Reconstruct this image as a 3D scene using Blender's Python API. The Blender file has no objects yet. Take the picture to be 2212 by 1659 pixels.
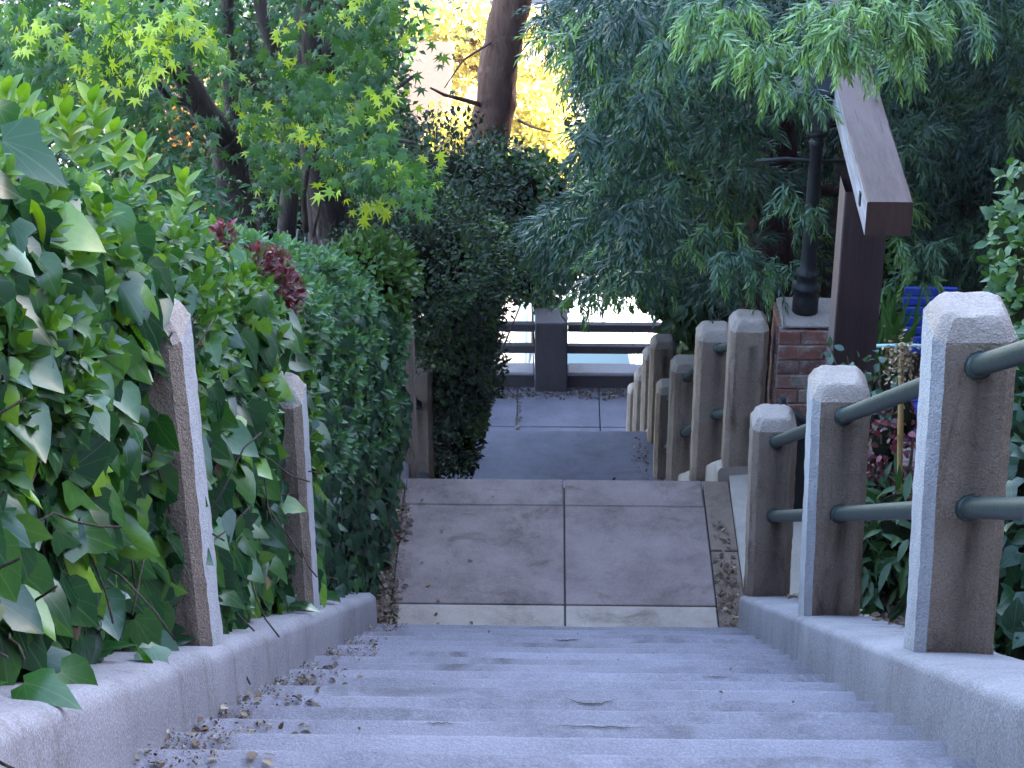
import bpy, math, random
import numpy as np
from mathutils import Vector, Matrix, Euler
R = math.radians
rng = np.random.default_rng(11)
random.seed(5)
scene = bpy.context.scene
COL = scene.collection
# ------------------------------------------------------------------ camera model (stairs run along +Y, heights fall away from the lens)
F, CX, CY = 4683.0, 1106.0, 829.5
TH, YAW, Z0 = R(28.4), R(1.0), 14.0
CAML = Vector((0, 0, Z0))
CAMR = Euler((math.pi / 2 - TH, 0, YAW)).to_matrix()


def at(x, y, D):
    d = CAMR @ Vector(((x - CX) / F, -(y - CY) / F, -1))
    return CAML + d * (D / d.y)


def A3(v):
    return np.array([v[0], v[1], v[2]], float)


def nrm(a):
    return a / np.maximum(np.linalg.norm(a, axis=-1, keepdims=True), 1e-9)


# ------------------------------------------------------------------ objects
def tag(o, label=None, cat=None, group=None, kind=None):
    if label: o['label'] = label
    if cat: o['category'] = cat
    if group: o['group'] = group
    if kind: o['kind'] = kind
    return o


def empty(name, loc, label, cat, group=None):
    o = bpy.data.objects.new(name, None)
    COL.objects.link(o)
    o.location = loc
    o.empty_display_size = .1
    return tag(o, label, cat, group)


def link(me, name, mats, parent):
    for m in (mats if isinstance(mats, (list, tuple)) else [mats]):
        me.materials.append(m)
    o = bpy.data.objects.new(name, me)
    COL.objects.link(o)
    if parent is not None:
        o.parent = parent
        if parent.parent is not None:
            o.matrix_parent_inverse = Matrix.Translation(-(Vector(parent.location) + Vector(parent.parent.location)))
        else:
            o.matrix_parent_inverse = Matrix.Translation(-Vector(parent.location))
    return o


class MB:
    def __init__(s):
        s.v, s.f, s.m, s.sm = [], [], [], []

    def add(s, verts, faces, mi=0, smooth=False):
        b = len(s.v)
        s.v += [tuple(map(float, v)) for v in verts]
        for f in faces:
            s.f.append([b + i for i in f]); s.m.append(mi); s.sm.append(smooth)
        return s

    def box(s, x0, x1, y0, y1, z0, z1, mi=0, bev=0.0, jit=0.0):
        if bev <= 0:
            v = [(x, y, z) for z in (z0, z1) for y in (y0, y1) for x in (x0, x1)]
            return s.add(v, [(0, 2, 3, 1), (4, 5, 7, 6), (0, 1, 5, 4), (2, 6, 7, 3), (0, 4, 6, 2), (1, 3, 7, 5)], mi)
        b = bev
        rings = []
        for z, i in ((z0, b), (z0 + b, 0), (z1 - b, 0), (z1, b)):
            q = []
            for (cx, cy, sx, sy) in ((x1, y1, -1, -1), (x0, y1, 1, -1), (x0, y0, 1, 1), (x1, y0, -1, 1)):
                a1 = (cx + sx * (i + (b if i == 0 else b * .4)), cy + sy * i)
                a2 = (cx + sx * i, cy + sy * (i + (b if i == 0 else b * .4)))
                q += [a2, a1] if (sx * sy > 0) else [a1, a2]
            rings.append([(px + random.uniform(-jit, jit), py + random.uniform(-jit, jit), z + random.uniform(-jit, jit)) for px, py in q])
        v = sum(rings, [])
        f = []
        for k in range(3):
            for i in range(8):
                j = (i + 1) % 8
                f.append((k * 8 + i, k * 8 + j, k * 8 + 8 + j, k * 8 + 8 + i))
        f.append(tuple(range(7, -1, -1))); f.append(tuple(range(24, 32)))
        return s.add(v, f, mi)

    def tube(s, pts, rad, n=8, mi=0, cap=True, wob=0.0):
        pts = [Vector(p) for p in pts]
        if not isinstance(rad, (list, tuple)): rad = [rad] * len(pts)
        v, f = [], []
        up = Vector((0.13, 0.31, 0.94))
        for i, p in enumerate(pts):
            t = (pts[min(i + 1, len(pts) - 1)] - pts[max(i - 1, 0)]).normalized()
            a = t.cross(up)
            if a.length < .1: a = t.cross(Vector((1, 0, 0)))
            a.normalize(); b = t.cross(a)
            for k in range(n):
                an = 2 * math.pi * k / n
                r = rad[i] * (1 + random.uniform(-wob, wob))
                v.append(p + (a * math.cos(an) + b * math.sin(an)) * r)
        for i in range(len(pts) - 1):
            for k in range(n):
                k2 = (k + 1) % n
                f.append((i * n + k, i * n + k2, i * n + n + k2, i * n + n + k))
        s.add(v, f, mi, True)
        if cap:
            b0 = len(s.v) - len(v)
            s.f.append([b0 + k for k in range(n)][::-1]); s.m.append(mi); s.sm.append(False)
            s.f.append([b0 + (len(pts) - 1) * n + k for k in range(n)]); s.m.append(mi); s.sm.append(False)
        return s

    def lathe(s, c, prof, n=16, mi=0):
        v, f = [], []
        for r, z in prof:
            for k in range(n):
                an = 2 * math.pi * k / n
                v.append((c[0] + r * math.cos(an), c[1] + r * math.sin(an), c[2] + z))
        for i in range(len(prof) - 1):
            for k in range(n):
                k2 = (k + 1) % n
                f.append((i * n + k, i * n + k2, i * n + n + k2, i * n + n + k))
        f.append(tuple(range(n))[::-1]); f.append(tuple((len(prof) - 1) * n + k for k in range(n)))
        return s.add(v, f, mi, True)

    def grid(s, P, mi=0, smooth=True, flip=False):
        P = np.asarray(P); a, b = P.shape[:2]
        f = []
        for i in range(a - 1):
            for j in range(b - 1):
                q = (i * b + j, i * b + j + 1, (i + 1) * b + j + 1, (i + 1) * b + j)
                f.append(q[::-1] if flip else q)
        return s.add(P.reshape(-1, 3), f, mi, smooth)

    def build(s, name, mats, parent=None, sharp=None):
        me = bpy.data.meshes.new(name)
        me.from_pydata(s.v, [], s.f)
        me.polygons.foreach_set('material_index', s.m)
        me.polygons.foreach_set('use_smooth', s.sm)
        me.update()
        if sharp: me.set_sharp_from_angle(angle=R(sharp))
        return link(me, name, mats, parent)


# ------------------------------------------------------------------ node helpers
class NT:
    def __init__(s, name):
        s.mat = bpy.data.materials.new(name); s.mat.use_nodes = True
        s.t = s.mat.node_tree; s.t.nodes.clear()
        s.out = s.n('ShaderNodeOutputMaterial')
        s.co = s.n('ShaderNodeTexCoord').outputs['Object']

    def n(s, typ, **kw):
        o = s.t.nodes.new(typ)
        for k, v in kw.items(): setattr(o, k, v)
        return o

    def l(s, a, b): s.t.links.new(a, b)

    def put(s, sock, val):
        if hasattr(val, 'is_output'): s.l(val, sock)
        else: sock.default_value = val

    def noise(s, scale, detail=4, rough=.6, vec=None, stretch=None, dist=0.0):
        o = s.n('ShaderNodeTexNoise')
        o.inputs['Scale'].default_value = scale; o.inputs['Detail'].default_value = detail
        o.inputs['Roughness'].default_value = rough; o.inputs['Distortion'].default_value = dist
        v = vec or s.co
        if stretch:
            m = s.n('ShaderNodeMapping'); m.inputs['Scale'].default_value = stretch
            s.l(v, m.inputs['Vector']); v = m.outputs['Vector']
        s.l(v, o.inputs['Vector'])
        return o.outputs['Fac']

    def ramp(s, fac, stops, interp='LINEAR'):
        o = s.n('ShaderNodeValToRGB'); cr = o.color_ramp; cr.interpolation = interp
        while len(cr.elements) < len(stops): cr.elements.new(.5)
        for e, (p, c) in zip(cr.elements, stops):
            e.position = p
            e.color = (c, c, c, 1) if isinstance(c, (int, float)) else (*c, 1)
        s.l(fac, o.inputs['Fac'])
        return o.outputs['Color']

    def mix(s, fac, a, b, mode='MIX'):
        o = s.n('ShaderNodeMix', data_type='RGBA', blend_type=mode)
        s.put(o.inputs[0], fac)
        s.put(o.inputs[6], a if hasattr(a, 'is_output') else (*a, 1))
        s.put(o.inputs[7], b if hasattr(b, 'is_output') else (*b, 1))
        return o.outputs[2]

    def math(s, op, a, b=0.0):
        o = s.n('ShaderNodeMath', operation=op)
        s.put(o.inputs[0], a); s.put(o.inputs[1], b)
        return o.outputs[0]

    def bump(s, h, strength=.3, dist=.01, nrm_=None):
        o = s.n('ShaderNodeBump')
        o.inputs['Strength'].default_value = strength; o.inputs['Distance'].default_value = dist
        s.l(h, o.inputs['Height'])
        if nrm_: s.l(nrm_, o.inputs['Normal'])
        return o.outputs['Normal']

    def bsdf(s, col, rough=.8, normal=None, metal=0.0, spec=.5, link=True):
        o = s.n('ShaderNodeBsdfPrincipled')
        s.put(o.inputs['Base Color'], col if hasattr(col, 'is_output') else (*col, 1))
        s.put(o.inputs['Roughness'], rough); o.inputs['Metallic'].default_value = metal
        o.inputs['Specular IOR Level'].default_value = spec
        if normal: s.l(normal, o.inputs['Normal'])
        if link: s.l(o.outputs[0], s.out.inputs['Surface'])
        return o.outputs[0]


def concrete(name, dark, light, speck=(.5, .5, .5), sc=1.0, grit=.5, stain=(.07, .045, .03), stain_amt=.35, bump=.35, streak=False, runoff=False):
    k = NT(name)
    big = k.noise(2.2 * sc, 5, .62)
    c = k.mix(k.ramp(big, [(.3, 0.0), (.7, 1.0)]), dark, light)
    med = k.noise(16 * sc, 4, .7)
    c = k.mix(k.math('MULTIPLY', k.ramp(med, [(.35, 0.0), (.7, 1.0)]), .45), c, light)
    fine = k.noise(170, 2, .7)
    c = k.mix(k.math('MULTIPLY', k.ramp(fine, [(.5, 0.0), (.68, 1.0)]), grit), c, speck)
    c = k.mix(k.math('MULTIPLY', k.ramp(fine, [(.3, 1.0), (.45, 0.0)]), grit), c, tuple(x * .45 for x in dark))
    st = k.noise(3.1 * sc, 6, .7, stretch=(2.5, 2.5, .45) if streak else None, dist=.6)
    c = k.mix(k.math('MULTIPLY', k.ramp(st, [(.55, 0.0), (.75, 1.0)]), stain_amt), c, stain)
    if runoff:
        sa = k.n('ShaderNodeAttribute', attribute_name='streak').outputs['Fac']
        c = k.mix(k.math('MULTIPLY', sa, k.math('ADD', k.math('MULTIPLY', k.noise(14, 4, .7, stretch=(3, 3, .4)), .9), .25)), c, tuple(x * .6 for x in stain))
    h = k.math('ADD', k.math('MULTIPLY', fine, .6), k.math('MULTIPLY', k.noise(45, 4, .7), .8))
    k.bsdf(c, .88, k.bump(h, bump, .012), spec=.3)
    return k.mat


def leafmat(name, stops, rough=.42, trans=.3, tint=(1.25, 1.25, .55), spec=.5, vein=0.0, mott=.25):
    k = NT(name)
    at_ = k.n('ShaderNodeAttribute', attribute_name='var')
    c = k.ramp(at_.outputs['Fac'], stops)
    c = k.mix(k.math('MULTIPLY', k.ramp(k.noise(60, 3), [(.4, 0.0), (.75, 1.0)]), mott), c, tuple(x * .6 for x in stops[0][1]))
    if vein:
        uv = k.n('ShaderNodeUVMap').outputs[0]
        sx = k.n('ShaderNodeSeparateXYZ'); k.l(uv, sx.inputs[0])
        ax = k.math('ABSOLUTE', sx.outputs[0])
        mid = k.math('LESS_THAN', ax, .014)
        ang = k.math('ARCTAN2', ax, k.math('ADD', sx.outputs[1], .02))
        fr = k.math('ABSOLUTE', k.math('SUBTRACT', k.math('FRACT', k.math('MULTIPLY', ang, 1.7)), .5))
        rr = k.math('SQRT', k.math('ADD', k.math('MULTIPLY', ax, ax), k.math('MULTIPLY', sx.outputs[1], sx.outputs[1])))
        lat = k.math('LESS_THAN', k.math('MULTIPLY', fr, rr), .008)
        v = k.math('MULTIPLY', k.math('MAXIMUM', mid, lat), vein)
        c = k.mix(v, c, (.22, .30, .13))
    b = k.bsdf(c, rough, spec=spec, link=False)
    t = k.n('ShaderNodeBsdfTranslucent')
    k.l(k.mix(1.0, c, tint, 'MULTIPLY'), t.inputs['Color'])
    m = k.n('ShaderNodeMixShader'); m.inputs[0].default_value = trans
    k.l(b, m.inputs[1]); k.l(t.outputs[0], m.inputs[2]); k.l(m.outputs[0], k.out.inputs['Surface'])
    return k.mat


def bark(name, dark, light, sc=1.0):
    k = NT(name)
    n1 = k.noise(9 * sc, 6, .7, stretch=(1, 1, .25), dist=.5)
    c = k.mix(k.ramp(n1, [(.35, 0.0), (.68, 1.0)]), dark, light)
    c = k.mix(k.math('MULTIPLY', k.ramp(k.noise(7 * sc, 3), [(.62, 0.0), (.7, 1.0)]), .35), c, tuple(x * 1.9 for x in light))
    k.bsdf(c, .9, k.bump(n1, .9, .04), spec=.2)
    return k.mat


def plain(name, col, rough=.5, metal=0.0, var=.25, sc=12, bump=.1, spec=.5):
    k = NT(name)
    n = k.noise(sc, 5, .65)
    c = k.mix(k.math('MULTIPLY', k.ramp(n, [(.3, 0.0), (.75, 1.0)]), var), col, tuple(x * .45 for x in col))
    k.bsdf(c, rough, k.bump(n, bump, .01), metal, spec)
    return k.mat


# ------------------------------------------------------------------ leaf clouds
def T_ellip(w=.22, fold=.35, curl=.15):
    ys = [0, .22, .5, .78, 1]; hw = [0, .75 * w, w, .66 * w, 0]
    V, uv = [], []
    for y in ys: V.append((0, y, -curl * y * y))
    for sgn in (1, -1):
        for y, h in zip(ys[1:4], hw[1:4]): V.append((sgn * h, y, fold * h - curl * y * y))
    fs = [(0, 5, 1), (1, 5, 6, 2), (2, 6, 7, 3), (3, 7, 4), (0, 1, 8), (1, 2, 9, 8), (2, 3, 10, 9), (3, 4, 10)]
    return np.array(V), fs


def T_ivy(lobed=True, curl=.2, fold=.18):
    if lobed: half = [(.20, -.15), (.50, .05), (.56, .22), (.30, .42), (.26, .62)]
    else: half = [(.20, -.14), (.42, .02), (.47, .26), (.36, .52), (.18, .8)]
    mid = [(0, 0), (0, .12), (0, .34), (0, .66), (0, 1.0)]
    V = [(x, y, -curl * y * y) for x, y in mid]
    for sgn in (1, -1):
        for x, y in half: V.append((sgn * x, y, fold * x - curl * y * y - .35 * x * x))
    fs = [(0, 5, 6, 1), (1, 6, 7, 2), (2, 7, 8, 3), (3, 8, 9), (3, 9, 4),
          (0, 1, 11, 10), (1, 2, 12, 11), (2, 3, 13, 12), (3, 14, 13), (3, 4, 14)]
    return np.array(V), fs


def T_maple(droop=.3):
    ang = [0, 40, -40, 82, -82, 124, -124]; ln = [1, .93, .93, .74, .74, .42, .42]
    order = sorted(range(7), key=lambda i: ang[i])
    V = [(0, 0, .05)]; tips, sin_ = [], []
    sa = [-150] + [(ang[order[i]] + ang[order[i + 1]]) / 2 for i in range(6)] + [150]
    sr = [.12, .24, .33, .40, .40, .33, .24, .12]
    for a, r in zip(sa, sr): V.append((r * math.sin(R(a)), r * math.cos(R(a)), -.02))
    fs = []
    for j, i in enumerate(order):
        a, l = R(ang[i]), ln[i]
        V.append((l * math.sin(a), l * math.cos(a), -droop * l * l))
        fs.append((0, 1 + j, 9 + j, 2 + j)[::-1])
    return np.array(V), fs


def T_strap(w=.05, curl=.12):
    V = [(-.4 * w, 0, 0), (.4 * w, 0, 0), (-w, .45, .03), (w, .45, .03), (0, .45, .015), (0, 1, -curl)]
    return np.array(V), [(0, 1, 3, 4), (0, 4, 2), (2, 4, 5), (4, 3, 5)]


def T_dia(w=.3, fold=.3):
    V = [(0, 0, 0), (w, .5, fold * w), (0, 1, -.08), (-w, .5, fold * w)]
    return np.array(V), [(0, 1, 2), (0, 2, 3)]


def leaves(name, tmpls, P, Dr, Nr, S, var, mat, parent):
    """one mesh of leaves: P root, Dr towards the tip, Nr upper side, S length"""
    P, Dr, Nr = np.asarray(P, float), nrm(np.asarray(Dr, float)), np.asarray(Nr, float)
    n = len(P)
    S = np.broadcast_to(np.asarray(S, float), (n,)); var = np.broadcast_to(np.asarray(var, float), (n,))
    X = nrm(np.cross(Dr, Nr)); N = np.cross(X, Dr)
    which = np.arange(n) % len(tmpls)
    co, li, ls, va, uv, vb, lb = [], [], [], [], [], 0, 0
    for ti, (V, fs) in enumerate(tmpls):
        ix = np.nonzero(which == ti)[0]
        if not len(ix): continue
        W = P[ix, None] + S[ix, None, None] * (V[None, :, 0, None] * X[ix, None] + V[None, :, 1, None] * Dr[ix, None] + V[None, :, 2, None] * N[ix, None])
        fl = np.concatenate([np.array(f) for f in fs]); st = np.cumsum([0] + [len(f) for f in fs])[:-1]
        co.append(W.reshape(-1, 3))
        off = vb + np.arange(len(ix)) * len(V)
        li.append((off[:, None] + fl[None]).ravel())
        ls.append((lb + np.arange(len(ix))[:, None] * len(fl) + st[None]).ravel())
        va.append(np.repeat(var[ix], len(fs)))
        uv.append(np.tile(V[fl][:, :2], (len(ix), 1)).ravel())
        vb += len(ix) * len(V); lb += len(ix) * len(fl)
    co, li, ls, va, uv = map(np.concatenate, (co, li, ls, va, uv))
    me = bpy.data.meshes.new(name)
    me.vertices.add(len(co)); me.vertices.foreach_set('co', co.ravel().astype(np.float32))
    me.loops.add(len(li)); me.loops.foreach_set('vertex_index', li.astype(np.int32))
    me.polygons.add(len(ls)); me.polygons.foreach_set('loop_start', ls.astype(np.int32))
    me.polygons.foreach_set('use_smooth', np.ones(len(ls), bool))
    me.update(calc_edges=True)
    a = me.attributes.new('var', 'FLOAT', 'FACE'); a.data.foreach_set('value', va.astype(np.float32))
    u = me.uv_layers.new(name='UVMap'); u.data.foreach_set('uv', uv.astype(np.float32))
    return link(me, name, mat, parent)


def wave(P, f, seed):
    r = np.random.default_rng(seed); o = 0
    for k in range(4):
        d = r.normal(size=3); d /= np.linalg.norm(d)
        o = o + np.sin(P @ d * f * (1 + .6 * k) + r.uniform(0, 6.3)) / (1 + .5 * k)
    return o / 2.5


def blob_pts(ells, n, seed, inner=.35, f=5.0, amp=.14):
    """points in the outer part of bumpy ellipsoids, with outward normals"""
    r = np.random.default_rng(seed)
    vols = np.array([e[1][0] * e[1][1] + e[1][1] * e[1][2] + e[1][0] * e[1][2] for e in ells])
    pick = r.choice(len(ells), n, p=vols / vols.sum())
    C = np.array([A3(e[0]) for e in ells])[pick]; Rr = np.array([e[1] for e in ells], float)[pick]
    u = nrm(r.normal(size=(n, 3)))
    s = 1 - inner * r.random(n) ** 1.6
    s = s * (1 + amp * wave(C + u * Rr, f, seed + 1))
    P = C + u * Rr * s[:, None]
    return P, nrm(u / Rr)


# ------------------------------------------------------------------ materials
M = {}
M['stair'] = concrete('stair_concrete', (.118, .097, .112), (.250, .215, .245), (.42, .38, .42), .8, .26, (.060, .043, .045), .8, .4)
M['landing'] = concrete('landing_concrete', (.110, .072, .068), (.270, .193, .182), (.44, .35, .33), 1.25, .2, (.075, .038, .026), .9, .25)
M['band'] = concrete('landing_band', (.23, .155, .125), (.43, .335, .285), (.55, .47, .43), 1.2, .28, (.08, .045, .03), .75, .3)
M['gutter'] = concrete('landing_gutter', (.12, .075, .055), (.21, .145, .115), (.3, .23, .2), 1.4, .25, (.05, .025, .015), .75, .4)
M['kerb'] = concrete('kerb_concrete', (.16, .138, .15), (.285, .252, .272), (.58, .5, .52), 1.0, .4, (.12, .08, .06), .55, .35, True)
M['lower'] = concrete('lower_concrete', (.135, .115, .145), (.235, .205, .25), (.34, .31, .36), 1.0, .3, (.09, .065, .06), .4, .25)
M['post'] = concrete('post_aggregate', (.255, .170, .130), (.385, .280, .220), (.52, .41, .34), 1.6, .45, (.07, .042, .03), .85, 1.0, True, True)
M['posttop'] = concrete('post_skylit_top', (.30, .22, .19), (.43, .34, .30), (.58, .49, .44), 1.6, .35, (.12, .08, .06), .3, 1.0)  # paler caps, light from above put into the colour
M['postpale'] = concrete('post_skylit_side', (.34, .305, .32), (.50, .465, .485), (.62, .59, .61), 1.6, .3, (.2, .15, .13), .35, 1.0, True)  # paler side towards the steps, skylight painted into the concrete colour
M['pad'] = concrete('pad_concrete', (.30, .235, .20), (.42, .345, .30), (.5, .44, .4), 1.0, .25, (.15, .095, .07), .3, .25)
M['paint_wall'] = concrete('parapet_concrete', (.045, .034, .038), (.085, .066, .07), (.15, .125, .13), 1.0, .3, (.04, .025, .02), .5, .3, True)
M['coping'] = concrete('coping_concrete', (.26, .22, .23), (.36, .31, .33), (.5, .46, .48), 1.0, .3, (.1, .07, .06), .35, .3)
M['pipe'] = plain('green_pipe', (.022, .038, .036), .48, 0, .75, 16, .3)
M['black'] = plain('black_iron', (.007, .007, .010), .6, .3, .4, 30, .1)
M['groove'] = plain('groove_dirt', (.035, .026, .022), .95)
M['pave'] = plain('street_concrete', (.27, .25, .26), .9, 0, .25, 1.3, .05)
M['asphalt'] = plain('asphalt', (.20, .19, .18), .9, 0, .3, 6, .1)
M['soil'] = plain('soil', (.045, .032, .022), .95, 0, .6, 5, .6)
M['white_paint'] = plain('white_paint', (.75, .75, .74), .5, 0, .1, 3, .02)
M['pinkwall'] = plain('pink_stucco', (.42, .27, .22), .9, 0, .25, 5, .2)
M['shingle'] = plain('brown_shingle', (.085, .045, .03), .85, 0, .5, 9, .3)
M['glassdark'] = plain('dark_glass', (.02, .025, .03), .1, 0, .1, 2, 0, .8)


def wood(name, dark, light, weather, amt, axis):
    k = NT(name)
    st = [3, 3, 3]; st[axis] = .35
    g = k.noise(14, 6, .7, stretch=tuple(st), dist=.3)
    c = k.mix(k.ramp(g, [(.3, 0.0), (.7, 1.0)]), dark, light)
    w = k.noise(5, 6, .72, stretch=tuple(x * .5 for x in st))
    c = k.mix(k.math('MULTIPLY', k.ramp(w, [(.45, 0.0), (.6, 1.0)]), amt), c, weather)
    ck = k.noise(26, 3, .6, stretch=tuple(x if i_ != axis else .06 for i_, x in enumerate((2.2, 2.2, 2.2))))
    c = k.mix(k.math('MULTIPLY', k.ramp(ck, [(.645, 0.0), (.665, 1.0)]), .75), c, (.018, .010, .010))
    pk = k.noise(38, 4, .7)
    c = k.mix(k.math('MULTIPLY', k.ramp(pk, [(.64, 0.0), (.7, 1.0)]), .45), c, (.03, .018, .018))
    k.bsdf(c, .62, k.bump(g, .35, .008), spec=.4)
    return k.mat


M['beam'] = wood('stained_beam', (.075, .038, .034), (.130, .070, .062), (.19, .115, .108), .5, 1)
M['beamend'] = wood('shaded_beam_end', (.045, .018, .015), (.075, .032, .026), (.09, .045, .04), .4, 2)  # end face darker than the beam, its shade put into the colour
M['beamside'] = wood('skylit_beam_side', (.16, .12, .13), (.30, .27, .31), (.42, .41, .47), .7, 1)  # weathered left face, made paler and bluer with skylight in the colour
M['postwood'] = wood('stained_post', (.028, .013, .014), (.050, .023, .023), (.07, .040, .040), .4, 2)
M['postside'] = wood('skylit_timber_side', (.07, .05, .055), (.13, .10, .115), (.18, .09, .05), .6, 2)  # weathered left face of the timber post, skylight also in the colour
def brickmat(name, col, smear):
    k = NT(name)
    c = k.mix(k.ramp(k.noise(30, 5, .7), [(.3, 0.0), (.7, 1.0)]), tuple(x * .6 for x in col), col)
    c = k.mix(k.math('MULTIPLY', k.ramp(k.noise(13, 6, .75), [(.47, 0.0), (.62, 1.0)]), smear), c, (.34, .28, .26))
    k.bsdf(c, .9, k.bump(k.noise(60, 4, .7), .5, .01), spec=.3)
    return k.mat


BR = [brickmat('brick_red', (.27, .105, .08), .85), brickmat('brick_orange', (.30, .125, .075), .75), brickmat('brick_dark', (.18, .085, .072), .75), brickmat('brick_pale', (.28, .15, .12), .9)]
M['mortar'] = concrete('mortar', (.15, .115, .105), (.27, .215, .195), (.5, .45, .42), 3, .4, (.1, .07, .06), .4, .5)
M['bamboo'] = plain('bamboo_cane', (.50, .29, .11), .5, 0, .35, 18, .1)
M['blue'] = plain('blue_paint', (.025, .06, .42), .4, 0, .2, 10, .05)
M['hose'] = plain('pale_hose', (.45, .62, .62), .4)

bk = bark('maple_bark', (.030, .020, .020), (.085, .058, .052))
M['bark_m'] = bk
M['bark_s'] = bark('street_tree_bark', (.075, .034, .025), (.18, .098, .072), .8)
M['bark_p'] = bark('dark_tree_bark', (.03, .012, .010), (.07, .028, .022), .8)
M['twig'] = bark('twig_bark', (.05, .035, .025), (.12, .09, .07), 2)
M['twigpale'] = bark('pale_twig_bark', (.13, .11, .10), (.26, .22, .21), 2)

M['ivy'] = leafmat('ivy_leaf', [(0, (.008, .038, .014)), (.4, (.018, .075, .018)), (.7, (.048, .14, .018)), (.88, (.12, .24, .02)), (1, (.19, .32, .025))], .25, .32, (1.3, 1.45, .4), .6, .2)
M['ivys'] = leafmat('small_ivy_leaf', [(0, (.007, .030, .016)), (.6, (.018, .06, .026)), (.9, (.05, .12, .03)), (1, (.10, .2, .03))], .36, .25, spec=.5, vein=.2)
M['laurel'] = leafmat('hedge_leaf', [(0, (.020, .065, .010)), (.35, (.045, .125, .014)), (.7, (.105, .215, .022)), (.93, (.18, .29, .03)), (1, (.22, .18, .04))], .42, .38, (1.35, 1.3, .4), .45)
M['privet'] = leafmat('privet_leaf', [(0, (.018, .060, .026)), (.5, (.042, .115, .042)), (.85, (.095, .20, .068)), (1, (.16, .27, .08))], .45, .32, (1.2, 1.3, .5), .4)
M['red'] = leafmat('red_leaf', [(0, (.05, .010, .014)), (.5, (.14, .024, .034)), (.8, (.30, .08, .095)), (.9, (.14, .12, .04)), (1, (.07, .14, .03))], .38, .3, (1.3, .8, .8))
M['bright'] = leafmat('bright_bush_leaf', [(0, (.03, .085, .012)), (.6, (.07, .15, .02)), (1, (.14, .24, .04))], .36, .3)
M['darkb'] = leafmat('dark_bush_leaf', [(0, (.013, .020, .012)), (.55, (.022, .042, .016)), (.85, (.05, .12, .02)), (1, (.11, .22, .025))], .55, .25, spec=.3)
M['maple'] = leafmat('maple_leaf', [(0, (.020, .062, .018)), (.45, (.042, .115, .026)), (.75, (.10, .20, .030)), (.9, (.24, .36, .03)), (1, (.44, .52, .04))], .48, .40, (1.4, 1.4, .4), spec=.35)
M['podo'] = leafmat('fern_pine_leaf', [(0, (.012, .038, .028)), (.4, (.026, .072, .042)), (.7, (.065, .145, .050)), (.9, (.15, .27, .065)), (1, (.22, .35, .08))], .38, .28, (1.3, 1.35, .6))
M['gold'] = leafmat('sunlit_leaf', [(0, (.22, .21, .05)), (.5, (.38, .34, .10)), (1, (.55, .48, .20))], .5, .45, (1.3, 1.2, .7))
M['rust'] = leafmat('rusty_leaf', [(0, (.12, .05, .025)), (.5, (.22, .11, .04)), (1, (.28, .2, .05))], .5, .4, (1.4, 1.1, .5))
M['mid'] = leafmat('mid_green_leaf', [(0, (.018, .048, .014)), (.6, (.04, .10, .022)), (1, (.10, .19, .04))], .42, .3)
M['rose'] = leafmat('rose_leaf', [(0, (.03, .07, .05)), (.7, (.07, .13, .09)), (.9, (.18, .24, .16)), (1, (.30, .06, .05))], .4, .25)
M['iris'] = leafmat('iris_blade', [(0, (.03, .10, .02)), (1, (.09, .2, .045))], .4, .35)
M['yellow'] = leafmat('yellow_leaf', [(0, (.5, .30, .03)), (1, (.6, .40, .05))], .5, .3)
M['litter'] = leafmat('dry_leaf', [(0, (.06, .03, .018)), (.6, (.14, .075, .04)), (.9, (.28, .19, .11)), (1, (.5, .42, .3))], .7, .1)
M['seedhead'] = leafmat('seed_head', [(0, (.16, .18, .10)), (1, (.3, .31, .18))], .7, .2)

# ------------------------------------------------------------------ levels (drop below the lens, by distance along the stairs)
def line_H(D):
    """paved level under the walking line"""
    if D < 1.72: return 1.61
    if D < 8.36: return .53 + .63 * D
    if D < 9.99: return 5.98
    if D < 13.98: return -.31 + .63 * D
    if D < 15.2: return 8.64
    if D < 19.75: return -.936 + .63 * D
    return 11.68


def side_H(D):
    if D < 8.4: return .42 + .63 * D if D > 1.5 else 1.36
    if D < 10.1: return 5.98
    if D < 13.9: return -.40 + .63 * D
    if D < 15.2: return 8.45
    if D < 19.6: return -.98 + .63 * D
    return 11.4


KR = lambda D: .865 + .0095 * (D - 2.5)          # inner edge of the right kerb of the top flight


def terrain():
    ys = np.concatenate([np.arange(-60, -4, 8), np.arange(-4, 23, .25), np.arange(23, 60, 2), np.arange(60, 420, 30)])
    xs = np.concatenate([np.arange(-220, -12, 26), np.arange(-12, -2, .8), np.arange(-2, 2.01, .2), np.arange(2.6, 12, .8), np.arange(13, 230, 26)])
    P = np.zeros((len(ys), len(xs), 3))
    for i, y in enumerate(ys):
        for j, x in enumerate(xs):
            if y < -4: zz = Z0 - 1.4 + min(6, (-4 - y) * .12)
            elif y < 21.62:
                if -1.0 <= x <= 1.12: H = line_H(y) + .75
                else: H = side_H(max(0, y)) + (.10 if x > 0 else .04)
                zz = Z0 - H + .05 * math.sin(x * 2.1 + y * 1.3)
                if abs(x) > 6: zz += .3 * math.sin(x * .5)
            elif y < 60: zz = 0
            else: zz = -(y - 60) * .03
            P[i, j] = (x, y, zz)
    o = MB().grid(P).build('ground', M['soil'])
    tag(o, 'bare soil of the garden slope on both sides of the steps', None, None, 'structure')


terrain()

# street and far pavement (flat sheet 4 mm above the ground)
MB().box(-40, 40, 22.3, 31, -.05, .012).build('pavement', M['pave'])['kind'] = 'structure'
MB().box(-60, 60, 31.0, 42.0, -.05, .008).build('road', M['asphalt'])['kind'] = 'structure'
MB().box(-60, 60, 42.0, 75.0, -.05, .1).build('far_pavement', M['pave'])['kind'] = 'structure'


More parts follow.
